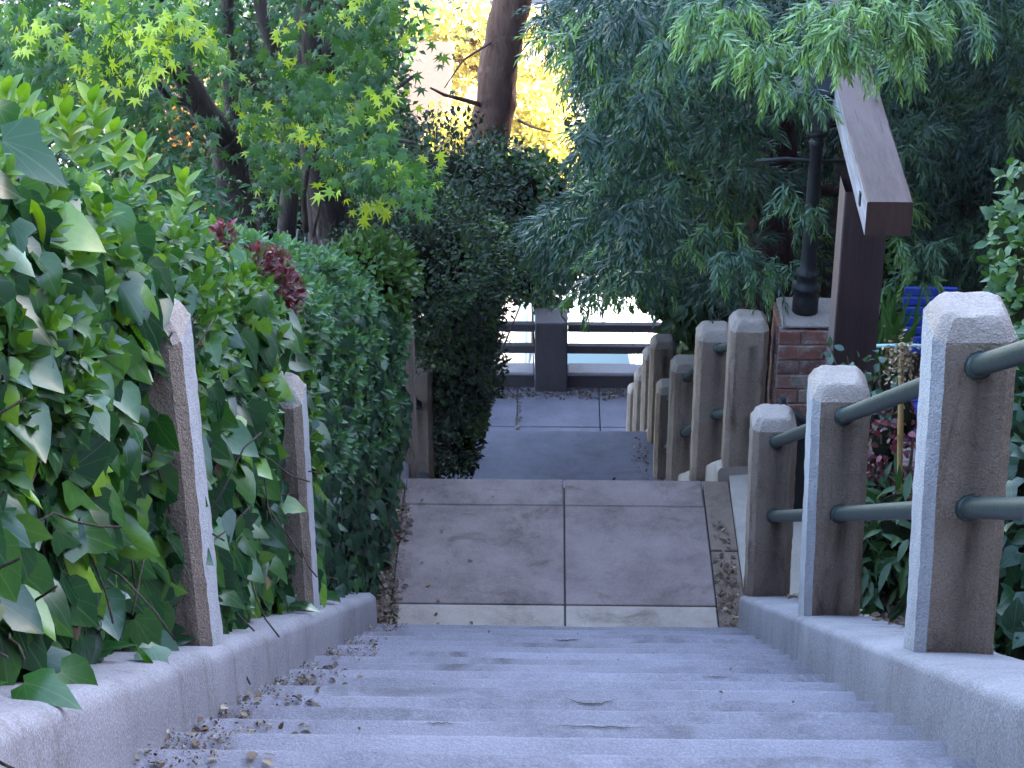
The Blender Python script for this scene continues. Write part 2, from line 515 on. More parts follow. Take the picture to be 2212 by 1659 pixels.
def flight(name, D0, H0, n, x0, x1, mat, tread=.302, rise=.19, back=0.0, back_to=None):
    """n risers falling from the nosing at D0, H0; every tread has a rounded worn nosing"""
    prof = []
    if back_to is not None: prof.append((back_to, H0))
    for i in range(n):
        d, h = D0 + i * tread, H0 + i * rise
        prof += [(d - .10, h), (d - .016, h), (d - .005, h + .0012), (d, h + .006), (d - .002, h + .03), (d - .006, h + rise - .004)]
        if i == n - 1: prof.append((d - .004, h + rise + .05))
        else: prof.append((d + .02, h + rise))
    nx = 46
    P = np.zeros((len(prof), nx, 3))
    xs = np.linspace(x0, x1, nx)
    rr = np.random.default_rng(int(D0 * 100))
    for i, (d, h) in enumerate(prof):
        P[i, :, 0] = xs; P[i, :, 1] = d; P[i, :, 2] = Z0 - h
        edge = (i - (back_to is not None)) % 7 in (2, 3)
        amp = .0009 if edge else .0005
        P[i, :, 1] += rr.normal(0, amp, nx)
        P[i, :, 2] += rr.normal(0, amp * .5, nx) - (.003 * np.exp(-((xs - .15) / .35) ** 2) if edge else 0)
        if edge:                                                    # chips broken out of the edge
            for _ in range(rr.integers(0, 2)):
                c = rr.integers(3, nx - 3); P[i, c:c + 2, 1] -= rr.uniform(.003, .009); P[i, c:c + 2, 2] -= rr.uniform(.001, .003)
    m = MB().grid(P, 0, True)
    return m


def crack(m, x0, x1, y, z, bow, w=.004, mi=1, n=14):
    xs = np.linspace(x0, x1, n)
    P = np.zeros((2, n, 3))
    t = (xs - x0) / (x1 - x0)
    cy = y - bow * 4 * t * (1 - t) + rng.normal(0, .0025, n)
    ww = w * np.sin(np.pi * np.clip(t, .04, .96))
    P[0, :, 0] = P[1, :, 0] = xs; P[0, :, 1] = cy - ww; P[1, :, 1] = cy + ww; P[:, :, 2] = z + .0035
    m.grid(P, mi, True)


N1 = 22
D_TOP, H_TOP = 8.35 - .302 * 21, 5.79 - .19 * 21
m = flight('stairs', D_TOP, H_TOP, N1, -.89, .98, M['stair'], back_to=-3.0)
def tread_at(k): return 8.35 - .302 * k, Z0 - (5.79 - .19 * k)      # nosing D, level of the k-th tread up from the landing
for (k, xa, xb, off, bow, cw) in ((12, .06, .20, .034, .024, .0028), (14, .03, .24, .026, .0, .0022), (14, -.28, -.20, .02, .0, .002), (3, .03, .16, .03, .014, .003), (9, .5, .60, .03, .0, .002)):
    d, zz = tread_at(k); crack(m, xa, xb, d - off + bow, zz, bow, cw)
o = m.build('stairs', [M['stair'], M['groove']]); o.data.set_sharp_from_angle(angle=R(32)); tag(o, 'worn concrete steps of the near flight', None, None, 'structure')
m = flight('stairs', 10.0 + .302, 5.98 + .19, 14, -.84, .98, M['lower'], back_to=9.95)
o = m.build('stairs', [M['lower']]); tag(o, 'second flight of steps hidden below the landing edge', None, None, 'structure')
m = flight('stairs', 15.2, 8.64, 17, -.84, .95, M['lower'], back_to=14.0)
o = m.build('stairs', [M['lower']]); tag(o, 'third flight with the bluish middle landing', None, None, 'structure')
# floor at the foot of the stairs
m = MB()
for (xa, xb, ya, yb) in ((-2.4, -.31, 19.6, 20.62), (-.30, .60, 19.6, 20.62), (.61, 2.4, 19.6, 20.62), (-2.4, -.31, 20.63, 21.7), (-.30, .60, 20.63, 21.7), (.61, 2.4, 20.63, 21.7)):
    m.box(xa, xb, ya, yb, Z0 - 11.95, Z0 - 11.68 + rng.uniform(-.003, .003), 0, .006)
m.box(-2.39, 2.39, 19.61, 21.69, Z0 - 11.9, Z0 - 11.705, 1)
tag(m.build('lower_landing', [M['lower'], M['groove']]), 'bluish slab floor in front of the parapet', None, None, 'structure')

# landing: slabs with dark joints, border bands, gutters
HLZ = Z0 - 5.98
m = MB()
g = .004
L0, L1, L2, L3 = -.83, -.745, .845, .955
for (xa, xb, mi) in ((L1, .105, 0), (.105, L2, 0)):
    m.box(xa + g, xb - g, 8.80 + g, 9.72 - g, HLZ - .1, HLZ, mi, .004)
    m.box(xa + g, xb - g, 8.05, 8.80 - g, HLZ - .1, HLZ - .002, 1, .004)
    m.box(xa + g, xb - g, 9.72 + g, 9.992, HLZ - .12, HLZ - .001, 0, .008)
m.box(L0, L1 - g, 8.05, 9.99, HLZ - .1, HLZ - .004, 2, .004)
m.box(L2 + g, L3 + .03, 8.05, 9.30, HLZ - .1, HLZ - .006, 2, .004)
m.box(L2 + g, L3 + .03, 9.31, 9.99, HLZ - .1, HLZ - .003, 2, .004)
m.box(L0, L3, 8.06, 9.92, HLZ - .16, HLZ - .014, 3)
tag(m.build('landing', [M['landing'], M['band'], M['gutter'], M['groove']]), 'concrete landing with a dark centre joint', None, None, 'structure')
# side pad right of the landing
m = MB()
pts = []
for D in np.linspace(8.55, 10.02, 10):
    row = []
    for t in np.linspace(0, 1, 9):
        row.append((L3 + .035 + t * .5, D, HLZ - .02 + .05 * t + .03 * max(0, (D - 9.8) / .2)))
    pts.append(row)
m.grid(np.array(pts), 0, True, True)
tag(m.build('side_path', M['pad']), 'pale concrete pad beside the landing', None, None, 'structure')


def kerb(name, xf, width, Da, Db, Hf, depth, mat, rad=.03, label='', cat='kerb', side=1):
    """kerb wall along the stairs: rounded top edges, inner face at xf(D)"""
    n = int((Db - Da) / .08) + 2
    prof = [(0, -depth), (0, -.30), (0, -.12), (0, -rad)]
    for k in range(1, 5):
        a = k / 4 * math.pi / 2
        prof.append((rad * (1 - math.cos(a)), -rad * (1 - math.sin(a))))
    prof += [(width * .35, .004), (width * .65, .004)]
    for k in range(0, 5):
        a = k / 4 * math.pi / 2
        prof.append((width - rad * (1 - math.sin(a)), -rad * (1 - math.cos(a))))
    prof.append((width, -depth))
    P = np.zeros((n, len(prof), 3))
    Ds = np.linspace(Da, Db, n)
    for i, D in enumerate(Ds):
        H = Hf(D)
        for j, (a, h) in enumerate(prof):
            P[i, j] = (xf(D) + side * a, D, Z0 - H + h)
    nz = wave(P.reshape(-1, 3), 9, 3).reshape(n, -1) * .006 + rng.normal(0, .0012, (n, len(prof)))
    P[:, :, 2] += nz; P[:, :, 0] += np.roll(nz, 2, 0) * .8
    m = MB().grid(P, 0, True, side < 0)
    for r in (P[0], P[-1]):
        m.add(r, [tuple(range(len(prof)))], 0)
    o = m.build(name, mat, None, 50)
    return tag(o, label, cat)


kerb('kerb_wall', lambda D: -.86 + .010 * D, .36, -1.5, 8.36, lambda D: max(.36 + .63 * D, 1.30), .75, M['kerb'], .045, 'long sloping concrete kerb under the ivy, beside the near steps', 'kerb', -1)
kerb('kerb_wall', KR, .30, -1.5, 8.50, lambda D: max(.36 + .63 * D, 1.30), .75, M['kerb'], .03, 'smooth sloping concrete kerb carrying the three big posts right of the near steps', 'kerb', 1)
kerb('kerb_wall', lambda D: .93 - .01 * (D - 10), .30, 10.02, 13.95, lambda D: -.45 + .63 * D + (.05 if D < 10.15 else 0), .6, M['pad'], .03, 'pale rounded kerb starting at the far right corner of the landing', 'kerb', 1)
kerb('kerb_wall', lambda D: -.80, .30, 10.02, 13.95, lambda D: -.45 + .63 * D, .6, M['kerb'], .03, 'short kerb tip at the far left corner of the landing under the dark bush', 'kerb', -1)
kerb('kerb_wall', lambda D: .86, .28, 15.1, 19.8, lambda D: -1.02 + .63 * D, .6, M['lower'], .03, 'lowest kerb beside the farthest row of posts', 'kerb', 1)


# ------------------------------------------------------------------ concrete posts and pipe rails
def post_mesh(x, y, zb, h=1.0, w=.10, c=.027, seed=0, lean=(0, 0), pale=0):
    r = np.random.default_rng(seed)
    ring = []
    cor = [(w, -w), (w, w), (-w, w), (-w, -w)]
    for i in range(4):
        x0, y0 = cor[i]; x1, y1 = cor[(i + 1) % 4]
        d = np.array([x1 - x0, y1 - y0]) / (2 * w)
        for t in np.linspace(c, 2 * w - c, 8): ring.append((x0 + d[0] * t, y0 + d[1] * t))
        nx = cor[(i + 2) % 4]; d2 = np.array([nx[0] - x1, nx[1] - y1]) / (2 * w)
        a = np.array([x1, y1]) - d * c; b = np.array([x1, y1]) + d2 * c
        for t in (.33, .67): ring.append(tuple(a + (b - a) * t))
    ring = np.array(ring); n = len(ring)
    zs = list(np.arange(-.25, h - .065, .028)) + [h - .053, h - .044, h - .028, h - .012, h - .003, h]
    ins = [0] * (len(zs) - 6) + [0.0, .005, .013, .022, .030, .040]
    P = np.zeros((len(zs), n, 3))
    for i, (zz, s) in enumerate(zip(zs, ins)):
        k = (w - s) / w
        P[i, :, 0] = ring[:, 0] * k; P[i, :, 1] = ring[:, 1] * k; P[i, :, 2] = zz
    nz = r.normal(0, .0011, P.shape[:2]) + .0022 * wave(P.reshape(-1, 3) + seed, 22, seed).reshape(P.shape[:2])
    dirs = np.zeros_like(P); dirs[:, :, :2] = nrm(P[:, :, :2]); dirs[-5:, :, 2] = .7
    P = P + dirs * nz[:, :, None]
    P[:, :, 0] += lean[0] * P[:, :, 2]; P[:, :, 1] += lean[1] * P[:, :, 2]
    P += np.array([x, y, zb])
    Q = np.concatenate([P, P[:, :1]], 1)
    kt = len(zs) - 6
    m = MB()
    # ring: 8 points a side with the chamfer points between; the side towards the steps has skylight put into its colour
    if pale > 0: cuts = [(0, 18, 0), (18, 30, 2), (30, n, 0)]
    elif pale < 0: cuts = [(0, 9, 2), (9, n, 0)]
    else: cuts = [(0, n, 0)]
    for (i0, i1, mi) in cuts: m.grid(Q[:kt + 1, i0:i1 + 1], mi, True)
    m.grid(Q[kt:], 1, True)
    top = P[-1]; cen = top.mean(0)
    m.add(np.concatenate([top, [cen]]), [(i, (i + 1) % n, n) for i in range(n)], 1, True)
    return m


def railing(loc, label, posts, rails, rad=.026, group='concrete post railings along the steps'):
    root = empty('railing', loc, label, 'railing', group)
    for i, (x, y, zb, h, le) in enumerate(posts):
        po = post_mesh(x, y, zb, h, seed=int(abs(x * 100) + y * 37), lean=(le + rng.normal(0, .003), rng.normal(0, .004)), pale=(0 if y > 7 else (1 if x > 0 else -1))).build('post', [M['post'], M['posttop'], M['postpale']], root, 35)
        co = np.zeros(len(po.data.vertices) * 3, np.float32); po.data.vertices.foreach_get('co', co); co = co.reshape(-1, 3)
        st = np.zeros(len(co))
        for hh in rails:                                            # dirty run-off below each rail socket
            dz = zb + hh - co[:, 2]; wx = .022 + .05 * np.clip(dz, 0, .5)
            st += np.where((dz > -.03) & (co[:, 1] < y - .04), np.exp(-np.maximum(dz, 0) / .30) * np.exp(-((co[:, 0] - x - le * hh - .02) / wx) ** 2), 0)
        st += .7 * np.exp(-np.maximum(co[:, 2] - zb, 0) / .05)
        at_ = po.data.attributes.new('streak', 'FLOAT', 'POINT'); at_.data.foreach_set('value', np.clip(st, 0, 1).astype(np.float32))
    for (hh) in rails:
        for (a, b) in zip(posts[:-1], posts[1:]):
            pa, pb = Vector((a[0] + a[4] * hh + .005, a[1], a[2] + hh)), Vector((b[0] + b[4] * hh + .005, b[1], b[2] + hh))
            dv = (pb - pa).normalized()
            mm = MB()
            q = [pa.lerp(pb, t) for t in np.linspace(0, 1, 9)]
            mm.tube(q, rad, 14, 0, True)
            pe = pb - dv * (.1 / max(.3, dv.y))
            mm.tube([pe - dv * .03, pe - dv * .022, pe + dv * .012], [rad * 1.05, rad * 1.28, rad * 1.32], 14, 0)
            mm.build('rail', M['pipe'], root, 60)
    return root


k1 = lambda D: Z0 - (.36 + .63 * D)
k2 = lambda D: Z0 - (-.45 + .63 * D)
k3 = lambda D: Z0 - (-1.0 + .63 * D)
railing((1, 4.6, k1(4.6)), 'railing of three big concrete posts with dark green pipes, nearest on the right kerb',
        [(1.05, 2.55, k1(2.55), .96, -.03), (1.04, 4.60, k1(4.55), .965, -.042), (1.035, 6.55, k1(6.5), .96, -.03), (1.045, 8.50, k1(8.44), .955, -.02)], (.79, .40))
railing((1.03, 10.14, Z0 - 5.99), 'railing of four posts stepping down beyond the landing, next to the brick pillar',
        [(1.06, 10.14, Z0 - 6.02, .96, 0), (.945, 10.82, k2(10.75) - .10, .95, 0), (.93, 12.72, k2(12.65) - .11, .95, 0), (.945, 14.55, k2(14.5) - .11, .95, 0)], (.80, .38))
railing((.92, 15.1, Z0 - 8.64), 'small row of far posts on the lowest flight, in front of the parapet',
        [(.92, 15.1, Z0 - 8.68, .94, 0), (.93, 16.4, Z0 - 9.46, .94, 0), (.94, 18.1, Z0 - 10.58, .94, 0), (.95, 19.7, Z0 - 11.60, .94, 0)], (.80,))
railing((-.925, 4.6, k1(4.6)), 'two pale posts half buried in the ivy on the left kerb',
        [(-.945, 4.62, k1(4.57), .94, -.02), (-.925, 6.55, k1(6.52), .93, -.01)], (.6,))
railing((-.855, 11, k2(11)), 'two thin looking posts against the dark bush left of the second flight',
        [(-.855, 11.03, k2(10.95) - .08, .95, 0), (-.875, 13.0, k2(12.95) - .1, .95, 0)], (.6,))

# ------------------------------------------------------------------ parapet at the bottom
root = empty('parapet', (.06, 21.6, Z0 - 11.68), 'dark parapet with square pillar and two wooden rails at the foot of the steps', 'parapet')
zb = Z0 - 11.68
m = MB().box(-.12, .245, 21.42, 21.80, zb - .3, zb + .86, 0, .012, .003)
pil = m.build('pillar', M['paint_wall'], root)
MB().box(-.14, .265, 21.40, 21.82, zb + .862, zb + .95, 0, .02, .003).build('cap', M['coping'], pil)
for (xa, xb) in ((-2.6, -.123), (.248, 2.8)):
    MB().box(xa, xb, 21.52, 21.70, 0, zb + .16, 0, .008, .001).build('low_wall', M['paint_wall'], root)
    MB().box(xa, xb, 21.49, 21.73, zb + .162, zb + .205, 0, .012, .002).build('coping', M['coping'], root)
    for hz in (.45, .72):
        MB().box(xa, xb, 21.57, 21.66, zb + hz - .045, zb + hz + .05, 0, .008, .002).build('rail', M['paint_wall'], root)

# ------------------------------------------------------------------ brick pillar, garden wall, lamp, timber frame
def bricks(m, x0, x1, y0, y1, z0, z1, seed, bl=.21, bh=.085, cap=True):
    r = np.random.default_rng(seed)
    m.box(x0 + .006, x1 - .006, y0 + .006, y1 - .006, z0, z1 - .006, 4)
    rows = max(1, int(round((z1 - z0) / bh))); hh = (z1 - z0) / rows
    for i in range(rows):
        za, zc = z0 + i * hh + .005, z0 + (i + 1) * hh - .005
        for (axis) in (0, 1):
            lo, hi = (x0, x1) if axis == 0 else (y0, y1)
            nb = max(1, int(round((hi - lo) / bl))); step = (hi - lo) / nb
            off = (i % 2) * .5 * step
            a = lo - off
            while a < hi - .02:
                s, e = max(a, lo) + .005, min(a + step, hi) - .005
                a += step
                if e - s < .03: continue
                mi = int(r.choice([0, 0, 0, 2, 1, 2, 3]))
                j = r.uniform(-.002, .003)
                if axis == 0:
                    m.box(s, e, y0 - .004 + j, y0 + .05, za, zc, mi, .004, .0015)
                    m.box(s, e, y1 - .05, y1 + .004 + j, za, zc, mi, .004, .0015)
                elif e - s < hi - lo - .09 or True:
                    s2, e2 = max(s, lo + .052), min(e, hi - .052)
                    if e2 - s2 > .02:
                        m.box(x0 - .004 + j, x0 + .05, s2, e2, za, zc, mi, .004, .0015)
                        m.box(x1 - .05, x1 + .004 + j, s2, e2, za, zc, mi, .004, .0015)
    return m


PT = Z0 - 5.07
m = bricks(MB(), 1.205, 1.70, 10.02, 10.36, PT - 1.4, PT - .02, 4)
root = empty('brick_pillar', (1.45, 10.2, PT - 1.4), 'worn red brick pillar with mortar cap under the lamp post', 'pillar')
m.build('brickwork', BR + [M['mortar']], root)
m = MB().box(1.222, 1.70, 10.022, 10.36, PT - .018, PT + .010, 0, .014, .010)
m.build('cap', M['mortar'], root)
m = bricks(MB(), 1.42, 2.5, 9.05, 9.28, Z0 - 6.4, Z0 - 5.32, 9)
root = empty('garden_wall', (1.9, 9.2, Z0 - 6.4), 'low brick garden wall glimpsed between the posts, in front of the brick pillar', 'brick wall')
m.build('brickwork', BR + [M['mortar']], root)
m = MB().box(1.20, 1.42, 9.6, 9.66, Z0 - 6.1, Z0 - 5.4, 0, .01)
m.tube([(1.2, 9.58, Z0 - 5.30), (1.5, 9.58, Z0 - 5.52)], .022, 8)
m.tube([(1.2, 9.62, Z0 - 6.05), (1.2, 9.62, Z0 - 5.27)], .018, 8)
tag(m.build('gate_panel', M['black']), 'black panel with a sloping top bar in front of the brick pillar', 'panel')

# lamp post
lb = Vector((1.355, 10.19, PT + .012))
root = empty('lamp_post', lb, 'old black lamp post with tapered glass lantern standing on the brick pillar', 'street lamp')
m = MB().lathe(lb, [(.068, 0), (.068, .07), (.062, .085), (.062, .12), (.074, .13), (.074, .15), (.056, .16), (.052, .20), (.060, .21), (.060, .225), (.044, .24),
                    (.040, .30), (.034, .75), (.030, .92), (.038, .93), (.038, .95), (.028, .97)], 20)
m.build('pole', M['black'], root)
MB().tube([lb + Vector((-.30, 0, .84)), lb + Vector((-.15, 0, .852)), lb + Vector((0, 0, .84)), lb + Vector((.2, 0, .845))], .010, 8).build('crossbar', M['black'], root)
m = MB()
lz = lb.z + .97
gl = [(.05, 0), (.055, .03)]
def sq(r, z): return [(lb.x + sx * r, lb.y + sy * r, lz + z) for sx, sy in ((1, 1), (-1, 1), (-1, -1), (1, -1))]
m.lathe((lb.x, lb.y, lz), [(.028, 0), (.06, .02), (.055, .05)], 12)
for sx, sy in ((1, 1), (-1, 1), (-1, -1), (1, -1)):
    m.tube([(lb.x + sx * .042, lb.y + sy * .042, lz + .04), (lb.x + sx * .085, lb.y + sy * .085, lz + .25)], .007, 6)
lan = m.build('lantern_frame', M['black'], root)
k = NT('lantern_glass')
k.bsdf(k.mix(k.ramp(k.noise(9, 3), [(.4, 0.0), (.7, 1.0)]), (.05, .055, .06), (.14, .14, .13)), .25, spec=.6)
v = sq(.039, .045) + sq(.080, .245)
MB().add(v, [(0, 1, 5, 4), (1, 2, 6, 5), (2, 3, 7, 6), (3, 0, 4, 7), (0, 3, 2, 1), (4, 5, 6, 7)]).build('lantern_glass', k.mat, root)
MB().lathe((lb.x, lb.y, lz + .05), [(.02, 0), (.02, .06), (.006, .1)], 8).build('lamp_candle', M['coping'], root)
v = sq(.118, .25) + sq(.122, .27) + sq(.05, .36) + sq(.03, .40)
MB().add(v, [(0, 3, 2, 1)] + [(a + i, a + (i + 1) % 4, a + 4 + (i + 1) % 4, a + 4 + i) for a in (0, 4, 8) for i in range(4)] + [(12, 13, 14, 15)]).build('lantern_roof', M['black'], root)

# timber post and beam
root = empty('timber_frame', (1.49, 9.2, Z0 - 6.0), 'dark brown timber post carrying a heavy beam with weathered top', 'timber frame')
BZ = Z0 - 3.745
m = MB()
sk = .021
def bb(y0, y1, z0, z1, xa, xb, mi_top):
    v = []
    for y in (y0, y1):
        o_ = (y - 8.6) * sk
        v += [(xa + o_, y, z0), (xb + o_, y, z0), (xb + o_, y, z1), (xa + o_, y, z1)]
    return v
v = bb(8.60, 12.4, BZ - .165, BZ, 1.417, 1.607, 0)
b = .006
m = MB()
n = 24
P = []
for i, y in enumerate(np.linspace(8.60, 12.4, n)):
    o_ = (y - 8.6) * sk; jx = random.uniform(-.0012, .0012)
    xa, xb, z0, z1 = 1.378 + o_ + jx, 1.577 + o_ + jx, BZ - .160, BZ + random.uniform(-.001, .001)
    P.append([(xa, y, z0), (xa, y, z1 - b), (xa + b, y, z1), (xb - b, y, z1), (xb, y, z1 - b), (xb, y, z0), (xa, y, z0)])
P = np.array(P)
m.grid(P[:, 0:2], 1, False, True); m.grid(P[:, 1:7], 0, False, True)
m.add(P[0][:6], [(0, 5, 4, 3, 2, 1)], 2); m.add(P[-1][:6], [(0, 1, 2, 3, 4, 5)], 0)
m.build('beam', [M['beam'], M['beamside'], M['beamend']], root)
MB().box(1.3765, 1.381, 8.80, 8.835, BZ - .11, BZ - .05).build('joint_bolt', M['black'], root)
m = MB()
xa, xb, ya, yb = 1.352, 1.555, 9.08, 9.27
P = np.array([[(xa, yb, zz), (xa, ya + b, zz), (xa + b, ya, zz), (xb, ya, zz), (xb, yb, zz), (xa, yb, zz)] for zz in np.linspace(Z0 - 6.3, BZ - .162, 14)])
m.grid(P[:, 0:2], 1, False); m.grid(P[:, 1:6], 0, False)
m.build('post', [M['postwood'], M['postside']], root)


# ================================================================== PLANTS
IVY = [T_ivy(True, .30, .25), T_ivy(False, .15, .45), T_ivy(True, .45, .05), T_ivy(False, .38, .2), T_ivy(True, .1, -.2)]
ELL = [T_ellip(.24, .35, .15), T_ellip(.20, .2, .3), T_ellip(.27, .5, .05)]
ROUND = [T_ellip(.34, .3, .15), T_ellip(.30, .15, .3)]
MAP = [T_maple(.25), T_maple(.45), T_maple(.1)]
STRAP = [T_strap(.085, .10), T_strap(.072, .25), T_strap(.095, .02)]
DIA = [T_dia(.28, .35), T_dia(.34, .15)]

hx = lambda D: np.interp(D, [2, 3.5, 4.5, 7, 8.3, 9, 10.4], [-1.15, -1.04, -.985, -.95, -.93, -.86, -.83])
hH = lambda D: np.interp(D, [1.0, 2.5, 4.5, 5.5, 7, 8, 9.3, 10.5], [-.1, .74, 1.90, 2.45, 3.24, 3.72, 4.36, 5.05])
hB = lambda D: np.where(D < 8.4, .36 + .63 * D, 5.98)


def hedge_pts(n, D0, D1, s0, s1, seed, amp=.06, f=6.0, top=1.5):
    r = np.random.default_rng(seed)
    D = r.uniform(D0, D1, n); s = r.uniform(s0, s1, n)
    zt, zb, xf = Z0 - hH(D), Z0 - hB(D), hx(D)
    face = np.clip(s / .6, 0, 1); over = np.clip((s - .6) / .4, 0, 1)
    rd = np.clip((face - .75) / .25, 0, 1)
    X = xf - .22 * rd ** 2 - over * top
    Zz = zb + (zt - zb) * face + over * .05
    P = np.stack([X, D, Zz], 1)
    a = rd * .9 + (over > 0) * .5
    N = np.stack([np.cos(np.minimum(a, 1.4)), np.full(n, -.25), np.sin(np.minimum(a, 1.4)) + .1], 1)
    N = nrm(N)
    P = P + N * (amp * wave(P, f, seed + 3))[:, None]
    return P, N, r


# --- filler for the hedge's inner shade: bumpy dark body just under the leaves, one per plant
def core(name, D0, D1, parent, inset, mat):
    Ds = np.arange(D0, D1 + .01, .12); ss = np.linspace(0, 1, 26)
    P = np.zeros((len(Ds), len(ss), 3))
    for i, D in enumerate(Ds):
        zt, zb, xf = Z0 - hH(D), Z0 - hB(D) - .3, hx(D) - inset
        for j, s in enumerate(ss):
            face = min(s / .6, 1); over = max(0, (s - .6) / .4); rd = max(0, (face - .7) / .3)
            P[i, j] = (xf - .2 * rd ** 2 - over * 1.6, D, zb + (zt - inset - zb) * face - over * .25)
    w = wave(P.reshape(-1, 3), 13, 5).reshape(P.shape[:2]) * .05
    P[:, :, 0] += w; P[:, :, 2] += w * .5
    m = MB().grid(P, 0, True)
    m.add(P[0], [tuple(range(len(ss)))], 0)
    return m.build(name, mat, parent) if name else m


def rnd(r, n, s=1.0): return r.normal(0, s, (n, 3))


# 1 ivy over the near kerb and posts
root = empty('ivy', (-1.0, 4.6, Z0 - 3.2), 'large glossy ivy spilling over the left kerb and the nearest buried post', 'ivy')
n = 5600
P, N, r = hedge_pts(n, 1.7, 7.2, .03, .60, 21, .05)
keep = r.random(n) < np.clip(1.8 - (P[:, 2] - (Z0 - hB(P[:, 1]))) * .95, .12, 1)
# the two posts stay visible: no leaves in front of their right-hand faces
depth = r.random(n) ** 1.8
P = P + N * (.045 - .20 * depth)[:, None]
for (py) in (4.62, 6.55):
    near = (P[:, 1] < py + .12) & (P[:, 1] > py - .50) & (P[:, 0] > -.915)
    keep &= ~near
P, N, depth = P[keep], N[keep], depth[keep]; n = len(P)
Dr = np.array([.10, -.15, -1.0]) + N * .35 + rnd(r, n, .42)
Nn = N * .85 + np.array([0, -.15, .65]) + rnd(r, n, .42)
S = r.uniform(.05, .135, n) * np.where(depth > .5, .85, 1)
var = np.clip(r.beta(1.6, 2.6, n) + (r.random(n) < .10) * .5, 0, 1)
leaves('foliage', IVY, P, Dr, Nn, S, var, M['ivy'], root)
mm = MB()
for _ in range(150):
    D = random.uniform(2.2, 7.0); zz = float(Z0 - hB(D)) + random.uniform(.0, .7); x = float(hx(D)) + random.uniform(-.06, .06)
    p = Vector((x, D, zz)); q = [p]
    dr = Vector((random.uniform(-.1, .2), random.uniform(-1, .6), random.uniform(-.3, 1))).normalized()
    for k in range(5):
        dr = (dr + Vector((random.uniform(-.2, .2), random.uniform(-.4, .4), random.uniform(-.4, .3)))).normalized(); q.append(q[-1] + dr * .07)
    mm.tube(q, .0028, 5)
mm.build('stems', M['twig'], root)
# leaves wrapped round the uphill faces of the two posts
for (py, pz, sd, cnt) in ((4.62, float(k1(4.57)), 1, 75), (6.55, float(k1(6.52)), 2, 60)):
    rw = np.random.default_rng(sd)
    PP = np.stack([rw.uniform(-1.10, -.905, cnt), py - rw.uniform(.11, .19, cnt), pz + rw.uniform(.10, .84, cnt)], 1)
    PP[:, 0] -= .05 * rw.random(cnt) * (PP[:, 2] - pz)
    leaves('climbing_leaves', IVY, PP, np.array([.25, -.25, -1]) + rnd(rw, cnt, .4), np.array([.25, -.75, .6]) + rnd(rw, cnt, .35), rw.uniform(.045, .095, cnt), np.clip(rw.beta(1.6, 2.4, cnt), 0, 1), M['ivy'], root)
PB, NB, rb = hedge_pts(60, 2.2, 7.0, .03, .6, 77, .05)
leaves('dry_leaves', IVY, PB + NB * .03, np.array([.1, -.15, -1.0]) + rnd(rb, 60, .5), NB + rnd(rb, 60, .5), rb.uniform(.03, .07, 60), rb.uniform(.3, .8, 60), M['litter'], root)
# trailing sprigs that lie on the kerb top
ntr = 26
D = r.uniform(2.6, 7.2, ntr); P = np.stack([np.full(ntr, -.93) + r.uniform(-.08, .05, ntr), D, Z0 - (.36 + .63 * D) + .03], 1)
leaves('trailing_leaves', IVY, P, np.array([.7, -.1, -.25]) + rnd(r, ntr, .4), np.array([.1, -.1, 1]) + rnd(r, ntr, .2), r.uniform(.06, .11, ntr), r.random(ntr) * .8, M['ivy'], root)

# 2 tall hedge behind the ivy
root = empty('hedge', (-1.5, 5, Z0 - 3.2), 'tall yellow green hedge with pointed leaves above the ivy', 'hedge')
M['inner'] = plain('hedge_inner_shade', (.010, .012, .006), 1.0, 0, .6, 25, 1.0, 0.0)  # near-black, the shaded inside of the plants put into the colour
core('dark_core', 1.55, 7.3, root, .14, M['inner'])
def shoots(n, D0, D1, s0, s1, seed, per, L, amp, up=1.0, f=6.0, spread=1.0):
    P0, N0, r = hedge_pts(n, D0, D1, s0, s1, seed, amp, f)
    ax = nrm(N0 * .8 + np.array([0, -.1, up]) + rnd(r, n, .35))
    P0 = P0 + N0 * (.03 - .17 * r.random(n) ** 1.5)[:, None]
    P = np.repeat(P0, per, 0); a = np.repeat(ax, per, 0); k = np.tile(np.arange(per), n)
    ph = k * 2.4 + np.repeat(r.uniform(0, 6.3, n), per)
    u = nrm(np.cross(a, np.array([.3, .2, .9]))); v = np.cross(a, u)
    rad = u * np.cos(ph)[:, None] + v * np.sin(ph)[:, None]
    t = k / per
    Dr = a * (.25 + .85 * t)[:, None] + rad * spread * (1.1 - .75 * t)[:, None] + rnd(r, len(P), .12)
    Nn = a * (.9 - .3 * t)[:, None] - rad * (.3 + .7 * t)[:, None] + rnd(r, len(P), .2)
    P = P + a * (t * L * .9)[:, None]
    S = np.repeat(r.uniform(.75, 1.2, n), per) * L * (1.05 - .3 * t) * r.uniform(.85, 1.15, len(P))
    return P, Dr, Nn, S, t, np.repeat(r.random(n), per), r
P, Dr, Nn, S, t, sv, r = shoots(4900, 1.2, 7.25, .22, 1.0, 31, 8, .054, .075)
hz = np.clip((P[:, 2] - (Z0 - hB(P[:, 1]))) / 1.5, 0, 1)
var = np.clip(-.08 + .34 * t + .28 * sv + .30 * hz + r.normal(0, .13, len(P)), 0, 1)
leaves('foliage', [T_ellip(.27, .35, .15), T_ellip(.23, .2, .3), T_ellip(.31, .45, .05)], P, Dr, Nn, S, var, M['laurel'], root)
rr_ = np.random.default_rng(99)
cx_ = [(205, 270, 4.6), (150, 300, 4.5), (60, 270, 4.5), (250, 330, 4.9), (95, 300, 4.7), (310, 360, 5.3), (20, 250, 4.4), (400, 430, 5.9), (180, 330, 4.6)]
PP, DD, NN, SS = [], [], [], []
